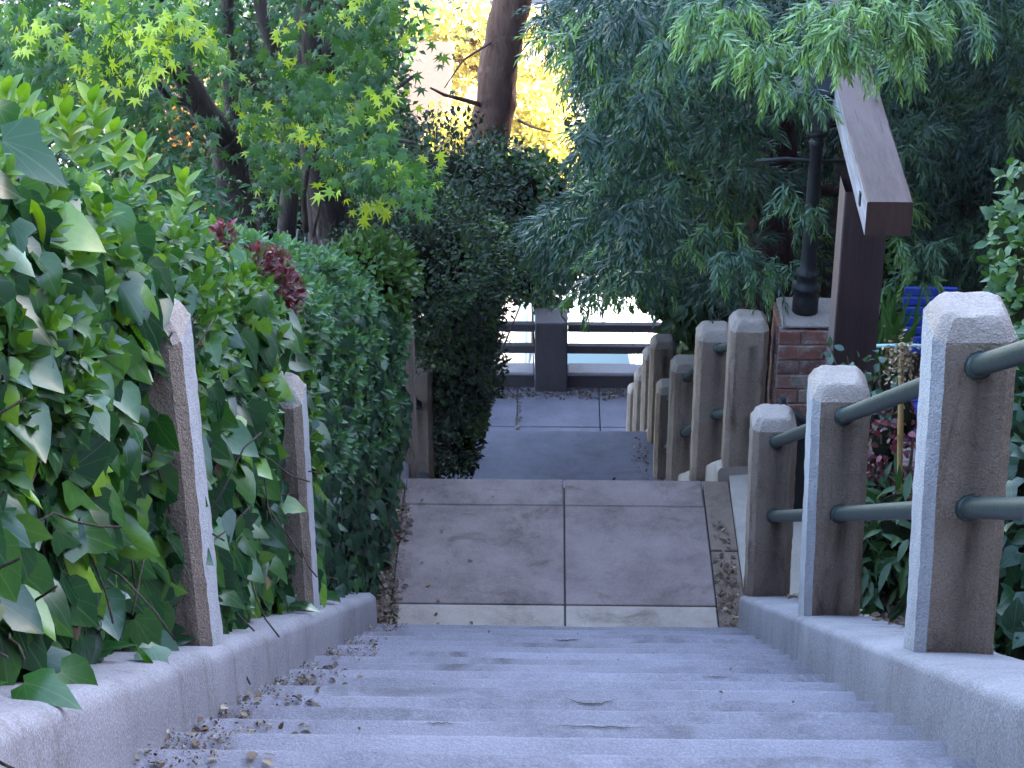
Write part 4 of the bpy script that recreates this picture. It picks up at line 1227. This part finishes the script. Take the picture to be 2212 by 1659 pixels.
m.tube([Vector((p2.x, 15.9, Z0 - 9.2)), Vector((p2.x, 15.9, p2.z - .03))], .024, 8)
tag(m.build('handrail', M['black']), 'black iron handrail behind the far posts', 'handrail')

# ------------------------------------------------------------------ garden right of the kerb
bush('climbing_shrub', 'glossy light green shrub at the right edge above the nearest post', 'shrub',
     [(at(2215, 540, 6.9), (.13, .3, .20)), (at(2235, 440, 7.1), (.13, .3, .16)), (at(2185, 625, 6.8), (.08, .2, .10)), (at(2245, 650, 6.6), (.15, .3, .25)), (at(2260, 850, 6.2), (.16, .3, .3))], 1300, 151, ROUND + IVY[:1], M['mid'], (.03, .058), .1, 1, .3, stem_to=(1.75, 6.8, Z0 - 4.6), core_k=.6)
bush('dark_shrub', 'dark shrub at the right edge behind the nearest post', 'shrub',
     [(at(2190, 1100, 5.5), (.12, .35, .35)), (at(2215, 1300, 5.3), (.16, .35, .3)), (at(2230, 950, 5.8), (.14, .3, .3)), (at(2260, 1420, 5.0), (.15, .3, .2))], 700, 157, IVY, M['ivys'], (.045, .085), 0, .55, .4, stem_to=(1.5, 5.5, Z0 - 4.0), core_k=.7)
bush('fern_clump', 'narrow leaved green clump in the dark gap between the two nearest right posts', 'plant',
     [(at(1905, 1200, 7.7), (.22, .3, .20)), (at(1945, 1130, 7.6), (.14, .3, .14))], 420, 163, [T_ellip(.13, .3, .3)], M['mid'], (.08, .14), 0, .7, .5, stem_to=at(1900, 1330, 7.6), core_k=.6)
root = empty('rose_bush', at(1880, 1100, 8.2), 'thin rose bush with pale leaves in front of the timber post', 'rose bush')
r = np.random.default_rng(8)
mm = MB(); tips = []
foot = at(1890, 1260, 8.2)
for (a, b_, d) in ((1790, 740, 8.3), (1830, 770, 8.2), (1870, 800, 8.2), (1760, 800, 8.5), (1915, 840, 8.0), (1850, 850, 8.1), (1740, 830, 8.6), (1900, 780, 8.4), (1950, 780, 7.9), (1820, 830, 8.3)):
    e = at(a, b_, d); mid_ = foot.lerp(e, .6) + Vector((random.uniform(-.05, .05), 0, .06))
    mm.tube([foot, mid_, e], [.007, .005, .003], 5); tips.append((mid_, e))
mm.build('stems', M['twig'], root)
PP = np.concatenate([np.array([A3(a_.lerp(b_, t)) for t in r.uniform(.15, 1.05, 17)]) + rnd(r, 17, .028) for a_, b_ in tips])
leaves('foliage', ROUND, PP, rnd(r, len(PP)) + [0, -.2, -.2], rnd(r, len(PP), .5) + [0, -.4, .8], r.uniform(.035, .055, len(PP)), r.random(len(PP)) ** 1.2 * .95, M['rose'], root)
bush('red_shrub', 'wine red leaved shrub behind the bamboo cane between the two nearest right posts', 'shrub',
     [(at(1915, 960, 8.0), (.13, .2, .16)), (at(1950, 900, 7.9), (.10, .2, .15)), (at(1900, 1050, 8.0), (.10, .2, .12))], 300, 171, ROUND, M['red'], (.025, .045), 0, 1.0, .2, stem_to=at(1920, 1300, 8.0), core_k=.5)
m = MB(); pa, pb = at(1948, 742, 7.75), at(1940, 1240, 7.75)
m.tube([pb.lerp(pa, t) for t in np.linspace(0, 1, 9)], [.0125, .012, .0135, .012, .012, .0135, .012, .012, .011], 8)
tag(m.build('bamboo_cane', M['bamboo']), 'upright tan bamboo cane stuck among the roses', 'cane')
root = empty('dead_flower_head', at(1945, 800, 7.7), 'grey dried flower head tied near the top of the bamboo cane', 'flower')
PP = A3(at(1945, 775, 7.7)) + rnd(r, 260, 1) * np.array([.035, .04, .05])
leaves('flower_head', DIA, PP, rnd(r, 260), rnd(r, 260) + [0, 0, .5], .022, r.uniform(.5, 1, 260), M['litter'], root)
for (yy, dd) in ((840, .3),): leaves('yellow_leaf', ROUND, np.array([A3(at(1962, yy, 7.65))]), [[dd, -.1, -.7]], [[.1, -.9, .3]], .05, .5, M['yellow'], root)
root = empty('iris_clump', at(1905, 760, 11), 'clump of upright sword shaped green blades right of the timber post', 'plant')
k = 60; PP = np.array([A3(at(1893 + r.normal(0, 15), 790, 11 + r.normal(0, .1))) for _ in range(k)])
leaves('foliage', [T_strap(.03, .12), T_strap(.035, .3)], PP, np.stack([r.normal(0, .28, k), r.normal(0, .25, k), np.ones(k)], 1), np.stack([r.normal(0, .6, k), -np.ones(k), r.normal(0, .2, k)], 1), r.uniform(.28, .55, k), r.random(k), M['iris'], root)
bush('shrub', 'light green leafy shrub behind the sword shaped blades', 'shrub',
     [(at(1915, 590, 12.6), (.16, .3, .2)), (at(1900, 550, 12.8), (.14, .3, .2)), (at(1900, 720, 12.4), (.12, .3, .3))], 1300, 181, ROUND, M['bright'], (.035, .06), 0, .9, .1, stem_to=(2.2, 12.6, Z0 - 7.6), core_k=.6)
# blue slatted chair
c = at(1996, 724, 12.0)
root = empty('garden_chair', (c.x + .1, 12.1, Z0 - 7.3), 'blue slatted garden chair half hidden behind the nearest post', 'chair')
m = MB()
for i in range(7):
    zz = c.z + .25 - i * .062; m.box(c.x - .13, c.x + .20, 12.10 - i * .012, 12.125 - i * .012, zz - .025, zz + .025, 0, .004)
m.build('backrest', M['blue'], root)
m = MB()
for i in range(5): m.box(c.x - .13, c.x + .20, 11.60 + i * .085, 11.665 + i * .085, c.z - .36, c.z - .335, 0, .004)
m.build('seat', M['blue'], root)
for sx in (-.11, .17):
    for y in (11.62, 12.0):
        MB().box(c.x + sx, c.x + sx + .03, y, y + .03, Z0 - 7.4, c.z - .362).build('leg', M['blue'], root)
m = MB(); m.tube([at(1868, 748, 9.8), at(1960, 746, 9.8), at(2050, 750, 9.8)], .010, 8)
tag(m.build('garden_hose', M['hose']), 'pale straight pipe crossing right of the timber post', 'pipe')

# ------------------------------------------------------------------ leaf litter
def litter(name, label, spots, n, seed, size=(.012, .035), parent=None):
    r = np.random.default_rng(seed); PP = []
    for (xa, xb, Da, Db, fz, w) in spots:
        k = int(n * w); x = r.uniform(xa, xb, k); D = r.uniform(Da, Db, k)
        PP.append(np.stack([x, D, np.array([fz(d) for d in D]) + r.uniform(.004, .016, k)], 1))
    P = np.concatenate(PP); k = len(P)
    o = leaves(name, ELL + ROUND, P, np.stack([r.normal(0, 1, k), r.normal(0, 1, k), r.normal(0, .25, k)], 1), rnd(r, k, .35) + [0, 0, 1], r.uniform(size[0], size[1], k), r.random(k) ** 1.3, M['litter'], None)
    tag(o, label, 'fallen leaves', None, 'stuff')
def tz(D):
    k = math.ceil((8.35 - D) / .302 - 1e-6) - 1
    k = max(-1, k)
    return Z0 - (5.79 - .19 * k)
def treads(n, seed, xa, xb, dens):
    r = np.random.default_rng(seed); out = []
    for k in range(0, 17):
        d, zz = tread_at(k)
        out.append((xa, xa + (xb - xa) * r.uniform(.3, 1.0), d - .11, d - .012, (lambda D, z_=zz: z_), dens(k, r)))
    return out
litter('leaf_litter', 'brown leaf litter in the corners of the near steps along the ivy kerb', treads(1, 3, -.83, -.52, lambda k, r: r.choice([.01, .03, .05, .10])) , 300, 5, (.012, .034))
litter('leaf_litter', 'dry brown leaves on the left gutter of the landing', [(-.82, -.70, 8.15, 9.0, lambda D: HLZ, .5), (-.82, -.70, 9.35, 9.7, lambda D: HLZ, .3), (-.75, -.45, 8.15, 8.5, lambda D: HLZ, .15), (-.8, -.2, 8.2, 9.8, lambda D: HLZ, .04)], 520, 6, (.014, .04))
litter('leaf_litter', 'dry leaves along the right gutter of the landing', [(.855, .96, 8.15, 9.3, lambda D: HLZ - .003, .8), (.86, .95, 9.3, 9.6, lambda D: HLZ - .003, .1)], 200, 7, (.015, .04))
litter('leaf_litter', 'leaf litter behind the right kerb between the three big posts', [(1.14, 1.45, 4.9, 6.4, lambda D: Z0 - side_H(D) - .04, .5), (1.16, 1.45, 6.7, 8.3, lambda D: Z0 - side_H(D) - .04, .5), (1.1, 1.2, 4.8, 8.4, lambda D: k1(D) + .002, .12)], 700, 8, (.02, .05))
litter('leaf_litter', 'pale specks of fallen leaves on the middle landing by the posts', [(.70, .82, 14.3, 15.1, lambda D: Z0 - 8.64, .7), (-.3, .7, 14.2, 15.1, lambda D: Z0 - 8.64, .12)], 90, 9, (.015, .04))
litter('leaf_litter', 'reddish leaf litter along the foot of the parapet', [(-1.5, .9, 21.25, 21.5, lambda D: Z0 - 11.68, .85), (-.32, -.28, 20.2, 21.3, lambda D: Z0 - 11.68, .08)], 900, 10, (.02, .045))
litter('dirt', 'reddish brown dirt along the left gutter and corner of the landing', [(-.83, -.70, 8.1, 9.9, lambda D: HLZ - .004, .35), (-.8, -.5, 8.1, 8.5, lambda D: HLZ - .004, .3), (-.55, -.22, 8.33, 8.43, lambda D: HLZ - .003, .2), (.85, .97, 8.1, 9.2, lambda D: HLZ - .007, .2), (-.80, -.74, 9.0, 9.6, lambda D: HLZ - .004, .15)], 3600, 21, (.005, .013))
litter('dirt', 'brown crumbs of dirt in the left corners of the near steps', treads(1, 13, -.83, -.60, lambda k, r: r.choice([.03, .08, .14])), 1500, 25, (.004, .012))
litter('leaf_litter', 'few scattered leaf scraps on the open treads of the near steps', [(-.6, .8, tread_at(k)[0] - .09, tread_at(k)[0] - .012, (lambda D, z_=tread_at(k)[1]: z_), .08) for k in range(0, 15)], 40, 12, (.006, .016))

# ------------------------------------------------------------------ beyond the parapet: parked car, garage, sunlit trees
def car():
    root = empty('parked_car', (.45, 25, 0), 'white car parked facing the parapet beyond the rails', 'car')
    cx = .47
    secs = [(22.75, .55, .62, .72), (22.9, .42, .78, .84), (23.3, .36, .88, .88), (23.62, .36, .93, .88), (24.0, .36, .95, .88), (25.6, .36, .98, .88), (26.5, .36, .98, .88), (26.9, .42, .9, .84), (27.0, .55, .72, .74)]
    P = []
    for (y, z0, z1, hw) in secs:
        P.append([(cx - hw, y, z0), (cx - hw * 1.0, y, z1 - .12), (cx - hw * .93, y, z1 - .02), (cx, y, z1 + .02), (cx + hw * .93, y, z1 - .02), (cx + hw, y, z1 - .12), (cx + hw, y, z0), (cx - hw, y, z0)])
    m = MB().grid(np.array(P), 0, True, True)
    m.add(P[0][:7], [tuple(range(7))]); m.add(P[-1][:7], [tuple(range(7))[::-1]])
    cab = [(23.55, .93, .78, .80), (24.12, 1.42, .62, .72), (24.4, 1.47, .60, .72), (25.4, 1.47, .60, .72), (26.1, 1.25, .62, .74), (26.6, .97, .74, .78)]
    Q = []
    for (y, zt, ht, hb) in cab: Q.append([(cx - hb, y, .9), (cx - ht, y, zt), (cx, y, zt + .015), (cx + ht, y, zt), (cx + hb, y, .9)])
    m.grid(np.array(Q), 0, True, True)
    k = NT('car_paint'); k.bsdf((.72, .73, .74), .3, spec=.6)
    m.build('body', k.mat, root, 40)
    k = NT('sky_reflection_glass'); k.bsdf((.40, .50, .48), .2, spec=.6)  # pale tone is the sky's reflection painted into the glass
    def pane(a, b_, inset, nm):
        (y0, z0_, h0, _), (y1, z1_, h1, _) = a, b_
        off = .006
        MB().add([(cx - h0 + inset, y0, z0_ + off), (cx + h0 - inset, y0, z0_ + off), (cx + h1 - inset, y1, z1_ + off), (cx - h1 + inset, y1, z1_ + off)], [(0, 1, 2, 3)]).build(nm, k.mat, root)
    pane((23.60, .985, .76, 0), (24.10, 1.415, .62, 0), .06, 'windscreen')
    pane((26.15, 1.245, .62, 0), (26.55, 1.01, .72, 0), .07, 'rear_window')
    for sx in (-1, 1):
        MB().add([(cx + sx * .735, 24.2, 1.05), (cx + sx * .735, 25.9, 1.05), (cx + sx * .655, 25.6, 1.36), (cx + sx * .655, 24.4, 1.36)], [(0, 1, 2, 3)]).build('side_window', M['glassdark'], root)
        for y in (23.5, 26.2):
            mm = MB(); mm.tube([(cx + sx * .66, y, .31), (cx + sx * .89, y, .31)], .31, 20); wh = mm.build('wheel', M['black'], root)
            MB().tube([(cx + sx * .88, y, .31), (cx + sx * .895, y, .31)], .2, 16).build('rim', M['coping'], wh)
        MB().box(cx + sx * .6 - .15, cx + sx * .6 + .15, 22.73, 22.80, .62, .74, 0, .01).build('headlight', M['glassdark'], root)
car()

root = empty('garage', (-3.4, 31, 0), 'low pink garage with a white fascia board seen through the maple leaves', 'garage')
MB().box(-5.6, -1.65, 29.7, 33.0, 0, 2.05, 0, .01).build('wall', M['pinkwall'], root)
rf = MB().box(-5.75, -1.5, 29.55, 33.1, 2.06, 2.32, 0, .01).build('roof', M['shingle'], root)
MB().box(-5.76, -1.49, 29.52, 29.545, 2.10, 2.30, 0, .005).build('fascia', M['white_paint'], rf)
MB().box(-5.6, -1.65, 29.7, 33.0, 2.323, 2.34).build('roof_deck', plain('roof_gravel', (.06, .045, .045), .95), rf)
MB().box(-4.6, -2.2, 29.67, 29.695, .02, 1.8).build('door', M['white_paint'], root)
MB().tube([(-1.85, 29.9, 2.3), (-1.85, 29.9, 2.9)], .03, 6).build('vent_pipe', M['white_paint'], rf)


def far_tree(name, label, base_xy, h, ells, n, seed, mat, size, tm=DIA, trunk_r=.15, bk=None, zb=0, group=None, vlo=0, vhi=1):
    root = empty(name, (base_xy[0], base_xy[1], zb), label, 'tree', group)
    m = MB(); b0 = Vector((base_xy[0], base_xy[1], zb - .1))
    c0 = Vector(ells[0][0])
    limb(m, [b0, b0.lerp(c0, .5) + Vector((.1, 0, 0)), c0], trunk_r, trunk_r * .5, 8)
    for (c, rr) in ells[1:]: limb(m, [b0.lerp(c0, .55), b0.lerp(c0, .7).lerp(Vector(c), .5), Vector(c)], trunk_r * .45, trunk_r * .12, 6)
    m.build('trunk', bk or M['bark_s'], root)
    P, N = blob_pts(ells, n, seed, .7, 3.0, .2); r = np.random.default_rng(seed)
    cl = .5 + .5 * wave(P, 4, seed + 2)
    leaves('crown', tm, P, N * .4 + [0, 0, -.1] + rnd(r, n, .7), N * .3 + [0, 0, .7] + rnd(r, n, .6), r.uniform(size[0], size[1], n), np.clip(vlo + (vhi - vlo) * (.5 * r.random(n) + .5 * cl), 0, 1), mat, root)
G1 = 'sunlit trees beyond the parapet'
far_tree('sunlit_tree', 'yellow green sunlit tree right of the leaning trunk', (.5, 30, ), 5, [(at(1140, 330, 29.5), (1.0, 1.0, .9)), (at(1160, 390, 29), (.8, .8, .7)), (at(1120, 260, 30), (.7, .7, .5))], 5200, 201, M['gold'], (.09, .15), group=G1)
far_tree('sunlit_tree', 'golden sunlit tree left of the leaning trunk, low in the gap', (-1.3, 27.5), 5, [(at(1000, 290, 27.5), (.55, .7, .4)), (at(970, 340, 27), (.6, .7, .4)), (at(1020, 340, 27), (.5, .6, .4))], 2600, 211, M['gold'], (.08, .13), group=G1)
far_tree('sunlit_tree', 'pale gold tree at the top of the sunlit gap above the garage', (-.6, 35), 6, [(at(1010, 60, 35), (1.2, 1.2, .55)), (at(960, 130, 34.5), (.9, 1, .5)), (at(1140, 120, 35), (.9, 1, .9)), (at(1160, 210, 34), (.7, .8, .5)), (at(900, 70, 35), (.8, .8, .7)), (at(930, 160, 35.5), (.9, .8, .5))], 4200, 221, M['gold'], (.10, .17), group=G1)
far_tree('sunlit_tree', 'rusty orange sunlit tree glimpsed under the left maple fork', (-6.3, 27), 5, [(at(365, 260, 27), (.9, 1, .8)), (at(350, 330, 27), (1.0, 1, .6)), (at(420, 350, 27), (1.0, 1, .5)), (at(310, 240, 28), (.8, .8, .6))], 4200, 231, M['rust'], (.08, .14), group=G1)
far_tree('sunlit_tree', 'sunlit yellowish tree between the maple trunks', (-4.3, 28), 5, [(at(580, 220, 28), (1.0, 1, 1.1)), (at(600, 100, 28.5), (1.0, 1, .9)), (at(540, 330, 28), (.9, 1, .7)), (at(690, 100, 29), (1.0, 1, 1.0)), (at(780, 60, 29), (1.0, 1, .7))], 6000, 241, M['privet'], (.08, .14), group=G1)
G2 = 'shaded trees behind the maples'
far_tree('background_tree', 'blue green shaded tree at the top left corner', (-7.2, 18), 5, [(at(30, 60, 18), (1.1, 1, 1.0)), (at(120, 180, 18.5), (1.1, 1, .9)), (at(20, 230, 17.5), (.9, 1, .8)), (at(220, 60, 19), (1.0, 1, .9)), (at(230, 260, 18.5), (.8, .8, .8))], 8000, 251, M['privet'], (.06, .11), zb=Z0 - 10.9, group=G2, vhi=.8, bk=M['bark_m'])
far_tree('background_tree', 'dim green shaded tree behind the many stemmed maple', (-3.4, 19), 5, [(at(640, 460, 19), (1.0, .9, .6)), (at(760, 440, 19), (.9, .9, .7)), (at(790, 350, 20), (.65, .9, .7)), (at(470, 420, 19), (.9, .9, .4)), (at(770, 180, 20.5), (.5, .8, .8)), (at(540, 90, 20), (.5, .6, .8)), (at(400, 100, 20), (.8, .8, .9)), (at(640, 60, 19.5), (.6, .6, .7)), (at(750, 120, 19.5), (.7, .6, .9)), (at(660, 250, 19.5), (.6, .6, .7)), (at(790, 40, 20), (.42, .6, .6)), (at(800, 260, 19.5), (.45, .6, .5)), (at(470, 300, 19), (.5, .6, .5))], 15000, 261, M['mid'], (.06, .11), zb=Z0 - 11.3, group=G2, vhi=.75, bk=M['bark_m'])
far_tree('evergreen_tree', 'dark evergreen tree standing behind the drooping tree', (2.1, 19.6), 5, [(at(1430, 240, 19), (.9, .8, .9)), (at(1450, 420, 18.6), (1.0, .7, .8)), (at(1340, 440, 18.8), (.5, .7, .65)), (at(1420, 60, 19.5), (.8, .8, .9)), (at(1560, 200, 18.5), (1.0, .7, 1.2)), (at(1600, 480, 17.6), (.8, .6, .8)), (at(1300, 540, 18.5), (.75, .7, .4)), (at(1480, 560, 18), (.7, .6, .5)), (at(1500, 20, 19), (1.2, .7, 1.0))],
         15000, 291, M['darkb'], (.07, .12), zb=Z0 - 11.0, vhi=.6, bk=M['bark_p'])
bush('shrub', 'low dim shrub between the hedge and the maple trunks', 'shrub', [(at(420, 450, 10.5), (.30, .4, .15)), (at(360, 420, 10), (.25, .4, .13)), (at(520, 660, 11.5), (.6, .5, .25)), (at(250, 330, 10.5), (.3, .4, .12)), (at(640, 690, 12), (.5, .5, .3))], 3000, 271, ELL, M['privet'], (.04, .065), 0, .75, 0, stem_to=(-2.3, 11, Z0 - 7), core_k=0)
bush('shrub', 'dark shrub at the foot of the maple trunks above the grey green bush', 'shrub', [(at(870, 470, 15.5), (.7, .6, .6)), (at(760, 520, 15.5), (.9, .6, .5)), (at(960, 400, 17), (.8, .7, .6)), (at(600, 480, 15.5), (1.0, .6, .5))], 9000, 277, DIA, M['darkb'], (.04, .07), 0, .6, 0, stem_to=(-1.6, 15.6, Z0 - 9), core_k=.4)

# shingled house added right of the stairs to block the sun; its wing backs the leaves darkly
root = empty('sun_block_house', (8, 9, 5), 'dark brown shingled house added to block the sun, wing behind the drooping tree', 'house')
HX0, HX1, HY0, HY1, HZ = 5.6, 15, -9, 24.6, 15.6
MB().box(HX0, HX1, HY0, HY1, 0, HZ).build('wall', M['shingle'], root)
MB().box(2.5, HX0 - .003, 18.0, 24.6, 0, HZ - 2.5).build('wall', M['shingle'], root)
MB().box(2.2, HX0 - .003, 17.7, 24.9, HZ - 2.495, HZ - 2.3).build('roof', M['shingle'], root)
v = [(HX0 - .5, HY0 - .5, HZ - .1), (HX1 + .5, HY0 - .5, HZ - .1), (HX1 + .5, HY1 + .4, HZ - .1), (HX0 - .5, HY1 + .4, HZ - .1), ((HX0 + HX1) / 2, HY0 - .5, HZ + 2.2), ((HX0 + HX1) / 2, HY1 + .4, HZ + 2.2)]
MB().add(v, [(0, 3, 5, 4), (1, 4, 5, 2), (0, 4, 1), (3, 2, 5), (0, 1, 2, 3)]).build('roof', plain('roof_shingle', (.06, .05, .05), .9), root)
for y in (-5, -1, 3, 7, 11, 15, 18.5):
    for zz in (9.5, 13):
        if zz < 14 - .63 * y + .5 and zz < 11: continue
        w = MB().box(HX0 - .05, HX0 - .003, y - .6, y + .6, zz, zz + 1.5).build('window', M['white_paint'], root)
        MB().box(HX0 - .06, HX0 - .052, y - .5, y + .5, zz + .1, zz + 1.4).build('pane', M['glassdark'], w)

# house and trees added unseen behind the viewer to close off the low sky
root = empty('sky_block_house', (0, -13, 12), 'unseen brown shingled house added uphill to block the low sky', 'house')
MB().box(-9, 9, -19, -8, 10, 23.5).build('wall', M['shingle'], root)
MB().box(-9.6, 9.6, -19.6, -7.4, 23.505, 23.9).build('roof', M['shingle'], root)
for x in (-7, -3.5, 0, 3.5, 7):
    for zz in (14.5, 18.5):
        wn = MB().box(x - .7, x + .7, -8.002, -7.93, zz, zz + 1.7).build('window', M['white_paint'], root)
        MB().box(x - .6, x + .6, -7.929, -7.92, zz + .1, zz + 1.6).build('pane', M['glassdark'], wn)
for (x, y, s, lab) in ((-3.2, -4.2, 31, 'unseen tall evergreen added uphill to block the sky, beside the ivy hedge'), (3.0, -4.4, 32, 'unseen tall evergreen added uphill to block the sky, beside the shingled house')):
    far_tree('evergreen_tree', lab, (x, y), 8, [((x, y, 17.5), (3.2, 1.9, 3.6)), ((x + .6, y - .6, 21.5), (2.8, 1.8, 2.6)), ((x - .6, y + .3, 15.2), (3.0, 1.6, 2.2)), ((x, y - .5, 24.5), (2.2, 1.6, 2.2))], 15000, 300 + s, M['darkb'], (.25, .4), zb=11, bk=M['bark_p'])

# ------------------------------------------------------------------ light, sky, camera
SE, SAZ = 18.0, 24.0                                                  # elevation; azimuth forward of the +X axis
S = Vector((math.cos(R(SE)) * math.cos(R(SAZ)), math.cos(R(SE)) * math.sin(R(SAZ)), math.sin(R(SE))))
ld = bpy.data.lights.new('sun', 'SUN'); ld.energy = 5.0; ld.angle = R(.5); ld.color = (1, .89, .72)
lo = bpy.data.objects.new('sun', ld); COL.objects.link(lo); lo.location = (30, 20, 30)
lo.rotation_euler = S.to_track_quat('Z', 'Y').to_euler()
w = bpy.data.worlds.new('World'); scene.world = w; w.use_nodes = True
nt = w.node_tree; nt.nodes.clear()
sky = nt.nodes.new('ShaderNodeTexSky'); sky.sky_type = 'NISHITA'; sky.sun_disc = False
sky.sun_elevation = R(SE); sky.sun_rotation = math.atan2(S.x, S.y)
sky.air_density = 1.0; sky.dust_density = 1.0; sky.ozone_density = 1.0
bg = nt.nodes.new('ShaderNodeBackground'); bg.inputs['Strength'].default_value = .15
ow = nt.nodes.new('ShaderNodeOutputWorld')
nt.links.new(sky.outputs[0], bg.inputs[0]); nt.links.new(bg.outputs[0], ow.inputs[0])

k = NT('veil_air')
pv = k.n('ShaderNodeVolumePrincipled'); pv.inputs['Color'].default_value = (.80, .80, 1, 1); pv.inputs['Density'].default_value = .0004; pv.inputs['Anisotropy'].default_value = .25
k.l(pv.outputs[0], k.out.inputs['Volume'])
hz_ = MB().box(-225, 225, -70, 415, -13, 34).build('flare_veil', k.mat); hz_['kind'] = 'stuff'  # thin volume added to lift the blacks as lens flare does

cd = bpy.data.cameras.new('camera'); cam = bpy.data.objects.new('camera', cd); COL.objects.link(cam)
cam.location = CAML; cam.rotation_euler = (math.pi / 2 - TH, 0, YAW)
cd.sensor_width = 36; cd.lens = 36 * F / 2212; cd.clip_start = .05; cd.clip_end = 2000
scene.camera = cam
scene.view_settings.view_transform = 'Standard'; scene.view_settings.look = 'None'
scene.view_settings.exposure = 3.9; scene.view_settings.gamma = 1
scene.render.engine = 'CYCLES'
scene.cycles.use_denoising = True
scene.cycles.max_bounces = 8; scene.cycles.diffuse_bounces = 4; scene.cycles.transmission_bounces = 4; scene.cycles.transparent_max_bounces = 4
scene.cycles.caustics_reflective = False; scene.cycles.caustics_refractive = False
